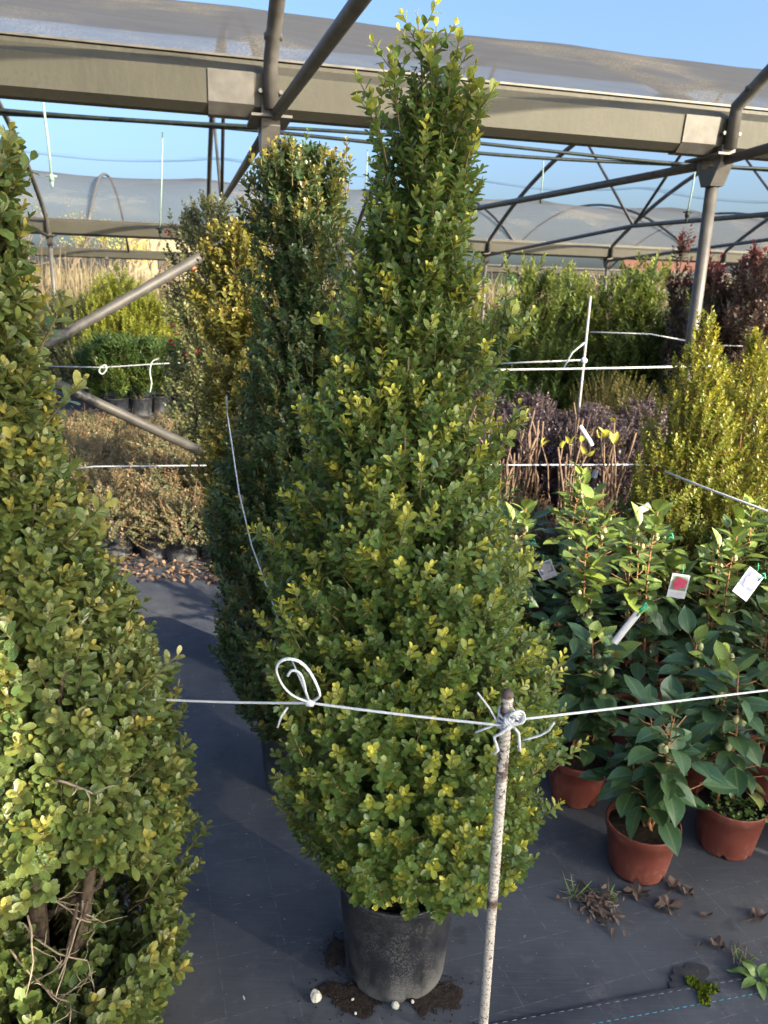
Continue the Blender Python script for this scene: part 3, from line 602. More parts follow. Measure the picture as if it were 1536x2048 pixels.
m = MB(); pot_mesh(m, .15, .13, .22, 32, band=.022); m.build('pot', M['blackpot'], bl); m = MB(); soil_mesh(m, .14, .2); m.build('soil', M['soil'], bl)

# ------------------------------------------------------------------ stake and string
SY = 1.17; sk0 = atY(1016, 1382, SY); skb = atZ(962, 2110); skb = np.array([skb[0], skb[1], -.05])
# straight stake through its top and foot
n = 420; ts = np.linspace(0, 1, n); pts = skb[None] * (1 - ts)[:, None] + sk0[None] * ts[:, None]
rad = .0098 + .0009 * np.sin(ts * 2 * math.pi * 105); rad[-3:] *= (.97, .9, .75)
stake = MB().tube(pts, rad, 16).build('metal_stake', M['stake']); tag(stake, 'white painted ribbed metal stake with rust patches standing before the tall boxwood', 'stake')
stake.data.transform(Matrix.Translation((0, 0, 1.0 - sk0[2]))); stake.location = (0, 0, float(sk0[2] - 1.0))
def stk(y): # point on the stake at picture row y
    z = atY(1000, y, SY)[2]; t = (z - skb[2]) / (sk0[2] - skb[2]); return lerp(skb, sk0, t)
def sagline(a, b, n=14, s=.0): return [lerp(a, b, t) - UP * s * 4 * t * (1 - t) for t in np.linspace(0, 1, n)]
SR = .0024
kp = stk(1442); frn = np.array([0, -1., 0])
lk = atY(622, 1406, 1.22); ll_ = atY(340, 1400, 1.34); lend = atY(-60, 1385, 1.5); rend = kp + (atY(1560, 1372, 1.62) - kp) * 3.2
fs = thing('white_string', 'white twine tied round the stake, running across the tall boxwood', 'string', kp, group=None)
o = MB()
o.tube(sagline(lend, ll_, 4) + sagline(ll_, lk, 10, .002)[1:] + sagline(lk, kp + frn * .014 + UP * -.006, 12, .002)[1:], SR, 7); o.tube(sagline(kp + frn * .012 + np.array([.012, 0, .004]), rend, 24, .004), SR, 7); o.build('line', M['string'], fs, local=False)
o = MB()
for k in range(4):
    zc = [.012, .004, -.006, -.016][k]; o.tube([kp + np.array([.0135 * math.cos(a), .0135 * math.sin(a), zc + .006 * math.sin(a + k)]) for a in np.linspace(0, 2 * math.pi, 22)], SR, 6, caps=False)
for k in range(4): # bow loops in front
    c = kp + frn * .018 + np.array([.006 + .0025 * k, -.001 * k, .008 + .003 * k]); rr = .0105 + .0009 * k
    o.tube([c + np.array([rr * 1.05 * math.cos(a + k), -.004 * math.sin(2 * a + k) - .001 * k, rr * .85 * math.sin(a + k)]) for a in np.linspace(0, 2 * math.pi, 24)], SR * .95, 6, caps=False)
o.tube([kp + frn * .02 + np.array(q) for q in ((.01, 0, .012), (.0, -.003, -.004), (-.01, -.002, -.016), (-.022, 0, -.024), (-.018, 0, -.036), (-.013, 0, -.05), (-.02, 0, -.058))], SR * 1.2, 6)
o.tube([kp + frn * .02 + np.array(q) for q in ((.012, 0, -.006), (.02, 0, -.016), (.022, 0, -.03), (.024, 0, -.05))], SR * 1.1, 6)
o.ball(kp + frn * .016 + np.array([0, 0, -.003]), .009, 8, (1.2, .8, 1.3), .2); o.build('knot', M['string'], fs, local=False)
o = MB()
for seq in (((955, 1385), (968, 1402), (980, 1418), (992, 1440), (995, 1452)), ((1108, 1445), (1098, 1460), (1082, 1470), (1062, 1476), (1045, 1480)), ((950, 1465), (968, 1458), (985, 1452))):
    MB().tube([atY(x, y, 1.175) for x, y in seq], SR * 1.15, 6, flat=.6).build('tail', M['string'], fs, local=False)
# open loop tied on the string
o = MB(); c = atY(597, 1362, 1.215); ex, ez = unit(atY(640, 1395, 1.215) - c), None
aa = np.linspace(0, 2 * math.pi, 40); loop = []
cx_ = [(620, 1403), (600, 1398), (578, 1385), (562, 1365), (553, 1342), (556, 1328), (566, 1320), (582, 1318), (600, 1324), (617, 1340), (630, 1362), (639, 1385), (638, 1394), (622, 1405)]
lp = np.array([atY(x, y, 1.215 - .02 * math.sin(i / 13 * math.pi)) for i, (x, y) in enumerate(cx_)])
tt = np.linspace(0, len(lp) - 1, 60); 
def cr(P, t):
    i = int(min(max(math.floor(t), 0), len(P) - 2)); f = t - i; p0, p1, p2, p3 = P[max(i - 1, 0)], P[i], P[i + 1], P[min(i + 2, len(P) - 1)]
    return .5 * (2 * p1 + (p2 - p0) * f + (2 * p0 - 5 * p1 + 4 * p2 - p3) * f * f + (3 * p1 - p0 - 3 * p2 + p3) * f ** 3)
o.tube([cr(lp, t) for t in tt], .0036, 8, flat=.55)
sh = np.array([atY(x, y, 1.23) for x, y in ((575, 1352), (582, 1342), (592, 1342), (602, 1350), (608, 1366), (612, 1385), (618, 1402))]); o.tube([cr(sh, t) for t in np.linspace(0, 6, 20)], .0026, 6)
o.ball(atY(620, 1406, 1.212), .0075, 8, (1.3, .8, .9), .2)
o.tube([atY(x, y, 1.25) for x, y in ((575, 1415), (563, 1432), (555, 1455))], .0022, 6)
o.build('loop', M['string'], fs, local=False)
def string(pts, r, lab):
    o = MB().tube(pts, r, 6).build('white_string', M['string']); return tag(o, lab, 'string', 'strings marking out the plant rows')
ps = [atY(620, 1405, 1.225), atY(580, 1312, 1.42), atY(545, 1205, 1.66), atY(503, 1090, 1.8), atY(478, 985, 1.9), atY(466, 905, 2.0), atY(455, 830, 2.2), atY(453, 790, 3.0)]
string(ps, .0018, 'white string running back past the dark boxwood from the loop')
string([atY(120, 940, 5.0), atY(190, 933, 4.9), atY(405, 931, 4.9), atY(720, 930, 4.9), atY(1020, 930, 4.9), atY(1320, 929, 4.9)], .005, 'low far string across the low plants and cut canes')
string([atY(900, 742, 4.2), atY(975, 740, 4.2), atY(1180, 737, 4.3), atY(1420, 732, 4.4)], .0055, 'thick white rope behind the boxwood, over the purple plants')
string([atY(80, 732, 6.6), atY(205, 735, 6.6), atY(310, 728, 6.6), atY(440, 722, 6.6)], .005, 'thin string in front of the potted laurels')
string([atY(1330, 943, 3.0), atY(1400, 972, 2.75), atY(1560, 1032, 2.4)], .0042, 'slanting string in front of the yellow green shrubs')
string([atY(1000, 727, 6.5), atY(1165, 720, 6.5)], .006, 'short string left of the white rod')
string([atY(1180, 664, 7.0), atY(1300, 668, 7.0), atY(1420, 690, 7.0), atY(1540, 694, 7.0)], .006, 'far string right of the white rod')
o = MB(); sq = np.array([atY(x, y, 6.6) for x, y in ((200, 735), (210, 730), (213, 738), (205, 748), (198, 742), (202, 733))]); o.tube([cr(sq, t) for t in np.linspace(0, 5, 20)], .006, 6); tag(o.build('string_loop', M['string']), 'small round string loop in front of the potted laurels', 'string'); o = MB(); sq = np.array([atY(x, y, 6.6) for x, y in ((318, 717), (304, 724), (300, 745), (303, 765), (300, 785))]); o.tube([cr(sq, t) for t in np.linspace(0, 4, 20)], .005, 6)
o = tag(o.build('string_tail', M['string']), 'loose string end hanging before the potted laurels', 'string')
t = thing('white_rod', 'slim white rod standing in the purple plants', 'rod', atY(1158, 810, 6.4)); a, b = atY(1158, 815, 6.4), atY(1181, 592, 6.4); MB().tube([a - UP * .6, a, b], .011, 8).build('shaft', M['rod'], t, local=False)
o = MB(); o.ball(lerp(a, b, .43), .028, 8, jit=.2); o.tube([lerp(a, b, .6), lerp(a, b, .5) + [-.1, 0, 0], lerp(a, b, .36) + [-.16, 0, 0]], .007, 5); o.build('knot', M['string'], t, local=False)

# ------------------------------------------------------------------ camellias in terracotta pots
def make_camellia(label, h, seed, pot=True, tall=0, nl=46, varieg=False, newtop=True, r=.15, group=None, weeds=False):
    global rng
    keep, rng = rng, np.random.default_rng(seed)
    t = thing('camellia', label, 'camellia', (0, 0, 0), 0, group); zp = .165; H = h
    mb, st = MB(), MB(); nst = 3 + seed % 2; P, D, N, LL, A = [], [], [], [], []
    for s in range(nst):
        az = rng.uniform(0, 6.28); lean = rng.uniform(.05, .16) if s else .03; hh = (H - zp) * (1. if s == 0 else rng.uniform(.6, .95))
        base = np.array([0, 0, zp - .03]) + rng.normal(0, .012, 3) * [1, 1, 0]
        q = np.linspace(0, 1, 8); pts = np.stack([base[0] + math.cos(az) * lean * q ** .8 + .012 * np.sin(q * 7 + s), base[1] + math.sin(az) * lean * q ** .8 + .012 * np.cos(q * 6 + s), base[2] + hh * q], -1)
        st.tube(pts, np.linspace(.0055, .0022, 8), 6)
        def at(f): return np.array([np.interp(f * 7, np.arange(8), pts[:, k]) for k in range(3)])
        m = int(nl * (.7 if s else .9))
        for k in range(m):
            f = lerp(.20, 1., (k + rng.random() * .6) / m); ph = k * 2.4 + s + rng.normal(0, .3); p = at(f)
            if f < .93 and rng.random() < .45: # side shoot
                ln = rng.uniform(.03, .11) * (1.2 - .6 * f); e = p + np.array([math.cos(ph) * ln, math.sin(ph) * ln, ln * .5]); st.tube([p, lerp(p, e, .5) - UP * .004, e], [.002, .0018, .0014], 5); p = e
            el = lerp(-.15, .95, f ** 3) + rng.normal(0, .28); d = np.array([math.cos(ph) * math.cos(el), math.sin(ph) * math.cos(el), math.sin(el)])
            P.append(p); D.append(d); N.append(np.array([0, 0, 1.]) * (1 if el < .8 else .3) - .25 * np.array([math.cos(ph), math.sin(ph), 0]) * max(el, 0) * 3 + rng.normal(0, .25, 3)); LL.append(rng.uniform(.058, .108) * (1 if f < .95 else .85)); A.append(rng.uniform(.5, 1.) if (f > .93 and newtop) else (rng.uniform(.15, .75) if p[2] > .58 else rng.uniform(0, .10)))  # higher leaves tinted yellow-green to look sunlit, besides new growth at the tips
        for k in range(3 + seed % 3):
            f = rng.uniform(.45, .97); ph = rng.uniform(0, 6.28); c = at(f) + np.array([math.cos(ph), math.sin(ph), .4]) * .018; MB().ball(c, .0135 * rng.uniform(.7, 1.1), 10, (.85, .85, 1.2), 0).build('flower_bud', M['bud'], t)
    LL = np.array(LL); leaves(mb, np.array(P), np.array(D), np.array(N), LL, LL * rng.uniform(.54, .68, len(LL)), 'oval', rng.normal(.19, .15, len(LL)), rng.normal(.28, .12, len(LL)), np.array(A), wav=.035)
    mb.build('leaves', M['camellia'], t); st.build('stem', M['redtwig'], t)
    if varieg:
        mv = MB(); pv = np.array([[.02, -.05, .2], [.05, -.04, .2], [.06, 0, .2], [-.02, -.04, .21]]); leaves(mv, pv, np.array([[-.9, -.5, .1], [.5, -.9, -.3], [.9, -.1, .2], [-.8, -.5, .4]]), np.tile([0, -.5, 1.], (4, 1)), .075, .045, 'oval', .3, .2, .5); mv.build('variegated_leaves', M['varieg'], t)
    if weeds:
        mw = MB(); kk = 60; a = rng.uniform(0, 6.28, kk); rr = .09 * np.sqrt(rng.random(kk)); sprigs(mw, None, np.stack([rr * np.cos(a) - .01, rr * np.sin(a) - .02, np.full(kk, zp - .02)], -1), np.stack([rng.normal(0, .5, kk), rng.normal(0, .5, kk), np.ones(kk)], -1), rng.uniform(.01, .035, kk), 3, .011, .011, np.full(kk, .5), kind='boxlow', spread=75); mw.build('weeds', M['weed'], t)
    pm = MB(); pot_mesh(pm, .107, .083, zp, 48, .003, notches=6, band=.032); pm.build('pot', M['terra'], t)
    sm = MB(); soil_mesh(sm, .101, zp - .022); sm.build('soil', M['soil'], t)
    rng = keep; return t
CG = 'camellias in terracotta pots'
protos = []
specs = [ # label, height, seed, x, y, rz, options
 ('camellia in the terracotta pot standing nearest, wide leaves and big buds', .60, 21, (.80, 1.955), .2, dict(nl=50, newtop=False)),
 ('camellia in the pot cut by the right edge, pale variegated leaves', .62, 34, (1.115, 2.07), 1.1, dict(nl=36, varieg=True, weeds=True)),
 ('camellia with bright green top leaves in the pot beside the tall boxwood', .64, 27, (.69, 2.30), 2.0, dict(nl=46)),
 ('camellia with weeds spilling from its pot, behind the nearest pot', .60, 45, (1.09, 2.39), .6, dict(nl=34, weeds=True)),
 ('tallest camellia with one bare red stem and large top leaf', .98, 52, (.98, 2.62), .0, dict(nl=50)),
 ('camellia in the second row with long glossy leaves, behind the boxwood edge', .86, 63, (.72, 2.66), .9, dict(nl=52)),
]
for lab, h, sd, (x, y), rz, kw in specs:
    t = make_camellia(lab, h, sd, group=CG, **kw); t.location = (x, y, 0); t.rotation_euler = (0, 0, rz); protos.append(t)
back = [(1.30, 2.68, 1), (1.36, 2.35, 1), (.84, 2.98, 1), (1.14, 2.98, 1), (1.46, 3.0, 1), (.62, 3.25, 0), (.90, 3.3, 1), (1.2, 3.32, 0), (1.62, 2.62, 1), (1.78, 2.95, 1), (.58, 2.95, 1), (.66, 3.6, 0), (.96, 3.62, 0), (1.42, 2.05, 0), (1.7, 2.3, 0), (2.0, 2.5, 1), (2.12, 2.85, 1)]
for i, (x, y, big) in enumerate(back):
    src = protos[4 + (i % 2)] if big else protos[i % 4 if i % 4 != 1 else 0]
    dup(src, (x + .02 * math.sin(i * 5), y, 0), i * 1.9, 'camellia crowded among others in the rear rows of pots', 'camellias crowded in the rear rows', sc=rng.uniform(.88, 1.0) if big else rng.uniform(.95, 1.15))

# plant tags
def card(lab, x, y, Y, w, h, tilt, mat, yaw=0.):
    c = atY(x, y, Y); t = thing('plant_tag', lab, 'plant tag', c, group='picture tags on the camellias'); ax = np.array([math.cos(yaw), math.sin(yaw), 0]); A = np.array([ax * math.cos(tilt) + UP * math.sin(tilt), np.cross(UP, ax), -ax * math.sin(tilt) + UP * math.cos(tilt)])
    MB().box((0, 0, 0), (w / 2, .0006, h / 2), A).build('card', M['tag'], t, smooth=False)
    MB().box(A[2] * h * .12 - A[1] * .0009, (w * .42, .0003, h * .30), A).build('photo_print', M['leafprint' if mat is M['pink'] else 'lilacprint'], t, smooth=False)
    p = MB(); cc = A[2] * h * .12 - A[1] * .0022
    for k in range(9):
        a = k * 2.4; rr = w * .24 * (k / 9) ** .5; q = cc + A[0] * rr * math.cos(a) + A[2] * rr * math.sin(a) - A[1] * (.0012 - .00012 * k); R = w * .17
        an = np.linspace(0, 6.283, 12, endpoint=False); p.add([q + A[0] * R * math.cos(z) * 1.1 + A[2] * R * math.sin(z) for z in an], [list(range(12))])
    p.build('flower_picture', mat, t, smooth=False)
    p = MB()
    for k in range(3): p.box(A[2] * (-h * .30 - k * h * .065) - A[1] * .0012, (w * (.36 - .05 * (k % 2)), .0003, h * .014), A)
    p.build('caption', M['print'], t, smooth=False)
    tp = A[2] * h * .5; MB().tube([tp, tp + UP * .012 + A[0] * .004, tp + UP * .03], .0016, 5).build('tie', M['tie'], t)
card('white picture tag with red flower on a camellia stem', 1357, 1172, 2.42, .062, .085, -.12, M['pink'])
card('tilted picture tag with lilac flower at the right edge', 1496, 1168, 2.30, .075, .095, -.6, M['lilac'], .3)
card('pale picture tag tucked against the boxwood edge', 1093, 1140, 2.75, .06, .07, .5, M['print'], -.2)
def strip(lab, pts, w, Y, thick=.0006, tie=True):
    P = [atY(x, y, Y) for x, y in pts]; t = thing('strip_tag', lab, 'plant tag', P[0]); m = MB(); P = np.array(P); cv = np.array([cr(P, s_) for s_ in np.linspace(0, len(P) - 1, 14)]); tg = unit(np.gradient(cv, axis=0)); sd = unit(np.cross(tg, np.array([0, -1., .15])))
    v = np.concatenate([cv + sd * w / 2 - [0, thick, 0], cv - sd * w / 2 - [0, thick, 0], cv - sd * w / 2 + [0, thick, 0], cv + sd * w / 2 + [0, thick, 0]]); n = len(cv); f = []
    for k in range(4):
        for i in range(n - 1): f.append([k * n + i, ((k + 1) % 4) * n + i, ((k + 1) % 4) * n + i + 1, k * n + i + 1])
    m.add(v, f); m.build('strip', M['tag'], t, local=False)
    if tie:
        m = MB(); a = P[0]; m.tube([a + [-.002, -.002, -.01], a + [.006, -.004, .012], a + [.018, 0, .022], a + [.03, 0, .018]], .0022, 6); m.tube([a + [.0, -.003, .012], a + [.012, -.006, .024], a + [.02, 0, .034]], .0022, 6); m.build('tie', M['tie'], t, local=False)
    return t
strip('long white strip tag with green tie hanging from a camellia', [(1276, 1226), (1258, 1248), (1242, 1268), (1228, 1286)], .022, 2.15)
strip('short white tag curling over the rear camellias', [(1300, 1010), (1286, 1018), (1272, 1024)], .03, 3.1, tie=False)
strip('white tag standing in the soil behind the nearest camellia', [(1275, 1415), (1274, 1440), (1272, 1470)], .018, 2.3, tie=False)
strip('white strip tag hanging on the cut canes', [(1160, 852), (1170, 868), (1178, 880), (1184, 892)], .028, 4.45, tie=False)
strip('small blue tag low among the canes', [(1192, 940), (1190, 948), (1188, 956)], .03, 4.2, tie=False)
for (x, y, Y) in ((1288, 1218, 2.13), (1340, 1075, 2.5), (1312, 1070, 2.9), (1065, 1085, 2.8), (1524, 1155, 2.28)):
    a = atY(x, y, Y - .03); o = MB().tube([a + [-.012, 0, -.012], a + [0, -.004, .004], a + [.012, 0, -.004], a + [.006, 0, .014], a + [-.006, 0, .010]], .0022, 6).build('plant_tie', M['tie']); tag(o, 'small green tie on a camellia stem', 'plant tie', 'green ties on the camellia stems')

# ------------------------------------------------------------------ generic shrubs
def shrub(name, label, cat, loc, prof, n, sl, nodes, ll, lw, mat, tipf, kind='boxlow', twig='twig', group=None, upw=.9, outw=.6, whorl=2, pot=None, trunk=10, tr=.006, jag=.1, cl=.6, per=6, spread=52, inner=.35, lump=.12, up=.35, bend=.15):
    t = thing(name, label, cat, loc, 0, group); a, b = MB(), MB(); rt, d, L, isin = body(prof, n, sl, jag=jag, upw=upw, outw=outw, front=.2, cl=cl, per=per, inner=inner, lump=lump)
    sprigs(a, b, rt, d, L, nodes, ll, lw, tipf(rt, isin), kind=kind, whorl=whorl, spread=spread, up=up, stem_r=.0012, bend=bend); a.build('foliage', M[mat], t); b.build('twigs', M[twig], t)
    if trunk: c = MB(); branchwork(c, prof, trunk, tr, int(rng.integers(1e6))); c.build('stems', M['bark' if twig == 'twig' else twig], t)
    if pot:
        c = MB(); pot_mesh(c, pot[0], pot[0] * .84, pot[1], 28, band=.02); c.build('pot', M[pot[2]], t); c = MB(); soil_mesh(c, pot[0] * .93, pot[1] - .02, 16); c.build('soil', M['soil'], t)
    return t
def tips(p, lo=0., hi=1., zmin=None): return lambda rt, isin: np.where(isin & (zmin is None), .1, np.where(rng.random(len(rt)) < p, rng.uniform(.5, 1, len(rt)), rng.uniform(lo, .35, len(rt)))) * hi
def topred(z0, z1): return lambda rt, isin: np.clip((rt[:, 2] - z0) / (z1 - z0), 0, 1) * rng.uniform(.7, 1., len(rt))
MG = 'yellow green shrubs beside the right post'
for k, (x, y, Y, r, lab) in enumerate(((1418, 645, 3.45, .23, 'yellow green shrub with the tallest pointed tip beside the right post'), (1524, 690, 3.5, .25, 'yellow green shrub cut by the right edge'), (1462, 735, 3.75, .22, 'yellow green shrub behind and between two taller ones'), (1388, 800, 3.9, .15, 'lower green shrub left of the post, beside cut canes'))):
    p = atY(x, y, Y); h = p[2]; pr = [(.08, r * .8), (.35 * h, r * 1.05), (.55 * h, r), (.75 * h, r * .68), (.88 * h, r * .38), (h, .015)]
    shrub('golden_shrub', lab, 'shrub', (p[0] - .02, Y, 0), pr, 1500, .10, 8, .026, .0115, 'myrtle', lambda rt, isin, h=h: np.clip(np.where(isin, .0, rng.uniform(.2, 1., len(rt))) * np.clip((rt[:, 2] / h - .35) * 2.4, .12, 1), 0, 1), kind='lance', twig='redtwig', group=MG, upw=1.3, outw=.5, pot=(.14, .24, 'blackpot'))
shrub('golden_shrub', 'dark green low shrub in front of the yellow tips at right', 'shrub', (1.62, 3.1, 0), [(.06, .2), (.3, .26), (.6, .22), (.8, .08)], 600, .09, 7, .026, .012, 'laurel', tips(.1), kind='lance', group=MG, pot=(.13, .2, 'blackpot'))
# nandina like low plants behind the camellias
k = 0
for (x, y) in ((.75, 4.05), (1.1, 4.1), (1.45, 4.0), (.95, 3.75), (1.3, 3.7), (1.65, 3.75), (.6, 3.8), (1.25, 4.4), (.85, 4.45), (1.6, 3.4)):
    if k == 0: nan = shrub('nandina', 'low reddish leafy plant between camellias and cut canes', 'nandina', (x, y, 0), [(.1, .14), (.3, .2), (.46, .14), (.55, .05)], 150, .15, 5, .042, .0125, 'nandina', tips(.38), kind='lance', twig='redtwig', group='low reddish plants behind the camellias', whorl=3, spread=60, pot=(.1, .16, 'blackpot'), trunk=4, tr=.004)
    else: dup(nan, (x, y, 0), k * 2.1, 'low reddish leafy plant between camellias and cut canes', sc=rng.uniform(.85, 1.05))
    k += 1
# cut canes in pots
def canes(label, loc, seed, leaf=False):
    g = np.random.default_rng(seed); t = thing('cut_cane_plant', label, 'pruned plant', loc, group='pruned plants with bare canes'); L_ = MB()
    for i in range(11):
        a = MB()
        az = g.uniform(0, 6.28); b = np.array([.08 * math.cos(az) * g.random(), .08 * math.sin(az) * g.random(), .2]); h = g.uniform(.36, .60); e = b + np.array([g.normal(0, .06), g.normal(0, .06), h])
        a.tube([b, lerp(b, e, .4) + g.normal(0, .012, 3), lerp(b, e, .75) + g.normal(0, .012, 3), e], np.array([.0072, .0066, .006, .0055]) * g.uniform(.7, 1.2), 7)
        if i % 2: f = lerp(b, e, .55); a.tube([f, f + np.array([g.normal(0, .04), g.normal(0, .04), .1])], [.005, .004], 6)
        a.build('cane', M['cane'], t)
        if leaf and i < 5: n_ = 2; leaves(L_, np.tile(e, (n_, 1)), g.normal(0, .5, (n_, 3)) + [0, 0, 1.], g.normal(0, 1, (n_, 3)), .07, .032, 'oval', .4, .4, .8)
    if leaf: L_.build('leaves', M['yellow'], t)
    c = MB(); pot_mesh(c, .12, .1, .22, 24, band=.02); c.build('pot', M['blackpot'], t); c = MB(); soil_mesh(c, .11, .2, 16); c.build('soil', M['soil'], t); return t
c1 = canes('pruned plant with bare reddish canes, nearest the boxwood', (.82, 4.95, 0), 3); c2 = canes('pruned plant with a few yellow leaves on bare canes', (1.18, 4.85, 0), 8, True)
for i, (x, y, s) in enumerate(((1.0, 5.2, 0), (.62, 5.2, 0), (1.5, 4.9, 1), (1.38, 5.3, 0), (1.8, 5.1, 0), (.5, 4.85, 0), (2.05, 4.85, 1), (1.72, 4.72, 0), (1.9, 5.45, 0))):
    dup(c2 if s else c1, (x, y, 0), i * 1.3, 'pruned plant with bare canes in the row before purple plants', sc=rng.uniform(1.05, 1.2) if x > 1.4 else rng.uniform(1.2, 1.35))
# purple plants
k = 0
for y in (5.5, 5.95, 6.4):
    for x in (.7, 1.15, 1.6, 2.05, 2.5):
        l = (x + .12 * math.sin(y * 9), y + .1 * math.sin(x * 7), 0)
        if k == 0: pu = shrub('purple_shrub', 'low dull purple shrub behind the bare canes', 'shrub', l, [(.1, .2), (.4, .28), (.6, .24), (.72, .08)], 420, .1, 6, .026, .015, 'purple', tips(.25), group='dull purple shrubs behind the canes', pot=(.13, .2, 'blackpot'), trunk=6)
        else: dup(pu, l, k * 1.7, 'low dull purple shrub behind the bare canes', sc=rng.uniform(1.0, 1.22))
        k += 1
# olive fine plants right
k = 0
for (x, y) in ((2.2, 6.9), (2.75, 6.8), (3.2, 7.0), (2.45, 6.3), (2.95, 6.2), (2.1, 7.4), (2.8, 7.5)):
    if k == 0: ol = shrub('olive_shrub', 'fine leaved olive green bush right of the white rod', 'shrub', (x, y, 0), [(.05, .22), (.4, .32), (.75, .3), (.95, .1)], 500, .16, 10, .03, .007, 'olive', tips(.4), kind='lance', group='fine olive bushes right of the white rod', upw=1.6, trunk=5)
    else: dup(ol, (x, y, 0), k * 2.3, 'fine leaved olive green bush right of the white rod', sc=rng.uniform(.85, 1.05))
    k += 1
# tall laurels behind
k = 0
LG = 'tall green laurels behind the white rod'
for (x, y, h) in ((1.5, 8.3, 1.65), (1.95, 8.6, 1.95), (2.35, 8.4, 1.8), (2.75, 8.5, 2.0), (3.15, 8.3, 1.75), (3.5, 8.7, 1.8), (2.1, 9.3, 1.9), (2.9, 9.3, 2.1), (3.6, 9.4, 1.8), (1.3, 9.0, 1.6), (4.0, 8.9, 1.6)):
    if k == 0: la = shrub('tall_laurel', 'tall leafy green laurel with loose upright tips', 'laurel', (x, y, 0), [(.15, .24), (.6, .36), (1.1, .34), (1.5, .28), (1.8, .2), (2.0, .10)], 420, .24, 9, .075, .026, 'laurel_light', lambda rt, isin: np.clip((rt[:, 2] - .5) * .75, 0, 1.) * rng.uniform(.4, 1., len(rt)), kind='lance', group=LG, upw=1.5, jag=.3, lump=.25, pot=(.16, .26, 'blackpot'))
    else: dup(la, (x, y, 0), k * 1.37, 'tall leafy green laurel with loose upright tips', sc=h / 2.0)
    k += 1
# red tipped shrubs right
PG = 'dark shrubs with red top leaves on the right'
for k, (px, py, Y, r) in enumerate(((1372, 455, 7.6, .07), (1420, 535, 7.4, .24), (1500, 520, 7.3, .26), (1535, 490, 7.0, .26), (1460, 580, 8.0, .28), (1580, 500, 7.5, .3))):
    p = atY(px, py, Y); h = p[2]; pr = [(.4, r * .5), (.5 * h, r), (.75 * h, r * 1.05), (.9 * h, r * .7), (h, .03)]
    shrub('red_tipped_shrub', ['thin red tipped shoot left of the right post', 'red tipped dark shrub just behind the right post', 'red tipped dark shrub near the right edge', 'tallest red tipped shrub on the right edge', 'dark shrub low behind the red tipped ones', 'dark red tipped shrub beyond the right edge'][k], 'shrub', (p[0], Y, 0), pr, 100 if r < .2 else 330, .2, 8, .06, .024, 'photinia', topred(h * .80, h * 1.0), kind='lance', group=PG, upw=1.3, jag=.2, trunk=12, tr=.009)
# holly with berries left
HX = atY(428, 600, 5.4)[0]
ho = shrub('holly_bush', 'pale mottled holly column with red berries behind bronzed boxwood', 'holly', (HX, 5.4, 0), [(.5, .25), (1.0, .3), (1.5, .27), (1.9, .25), (2.1, .2), (2.2, .08)], 1500, .13, 7, .032, .018, 'holly', tips(.35), jag=.14, pot=(.18, .3, 'blackpot'))
bm = MB()
for i in range(24):
    z = rng.uniform(1.1, 2.15); a = rng.uniform(-3.4, .3); c = np.array([.29 * math.cos(a), .29 * math.sin(a), z])
    for q in range(int(rng.integers(1, 4))): MB().ball(c + rng.normal(0, .014, 3), .0085, 8).build('berry', M['berry'], ho)
# low plants in pots on the left
k = 0
GG = 'low spreading potted plants on the left'
for yi, y in enumerate(np.arange(4.72, 8.3, .40)):
    for xi in range(9):
        x = -.55 - .36 * y * .18 + .18 * (yi % 2) - xi * .43 + .05 * math.sin(yi * 7 + xi * 3)
        l = (x, y + .08 * math.sin(xi * 5), 0)
        if k == 0: gc = shrub('spreading_plant', 'low spreading plant with small red and green leaves', 'low plant', l, [(.15, .26), (.22, .36), (.29, .32), (.34, .12)], 330, .13, 7, .021, .012, 'ground_leaf', tips(.4), twig='redtwig', group=GG, upw=.4, outw=.9, pot=(.13, .2, 'blackpot'), trunk=4, tr=.004, jag=.2)
        else: dup(gc, l, k * 2.2, 'low spreading plant with small red and green leaves', sc=rng.uniform(.85, 1.12))
        k += 1
for (x, y, l) in ((305, 1120, 'black pot on litter, left of the dark boxwood, almost bare'), (425, 1118, 'black pot with red leaves half behind the dark boxwood')):
    b = atZ(x, y); t = thing('black_pot', l, 'pot', (b[0], b[1] + .12, 0), group='black pots at the front of the low plants'); c = MB(); pot_mesh(c, .125, .105, .2, 36, band=.02); c.build('body', M['blackpot'], t); c = MB(); soil_mesh(c, .115, .17); c.build('soil', M['soil'], t)
    a, b_ = MB(), MB(); rt, d, L, isin = body([(.18, .1), (.24, .14), (.3, .06)], 60, .1); sprigs(a, b_, rt, d, L, 6, .02, .012, rng.random(len(L)), kind='boxlow'); a.build('leaves', M['ground_leaf'], t); b_.build('twigs', M['redtwig'], t)
# potted laurels far left
k = 0; FG = 'green laurels in black pots far left'
for (px, py, Y) in ((235, 832, 10.2), (283, 830, 10.2), (205, 828, 10.4), (322, 824, 10.8), (392, 828, 10.3), (262, 815, 11.2), (420, 820, 10.8), (350, 805, 12.0)):
    p = atZ(px, py)
    if k == 0: fl = shrub('potted_laurel', 'green laurel in a black pot, yellowing lower leaves', 'laurel', (p[0], p[1], 0), [(.27, .13), (.5, .16), (.66, .24), (.85, .30), (.98, .18)], 240, .19, 7, .10, .024, 'laurel', lambda rt, isin: np.where(rt[:, 2] < .5, rng.uniform(.7, 1, len(rt)), rng.uniform(0, .4, len(rt))), kind='lance', group=FG, upw=1.2, pot=(.16, .25, 'blackpot'), trunk=5)
    else: dup(fl, (p[0], p[1], 0), k * 2.2, 'green laurel in a black pot, yellowing lower leaves', sc=rng.uniform(.80, 1.0))
    k += 1
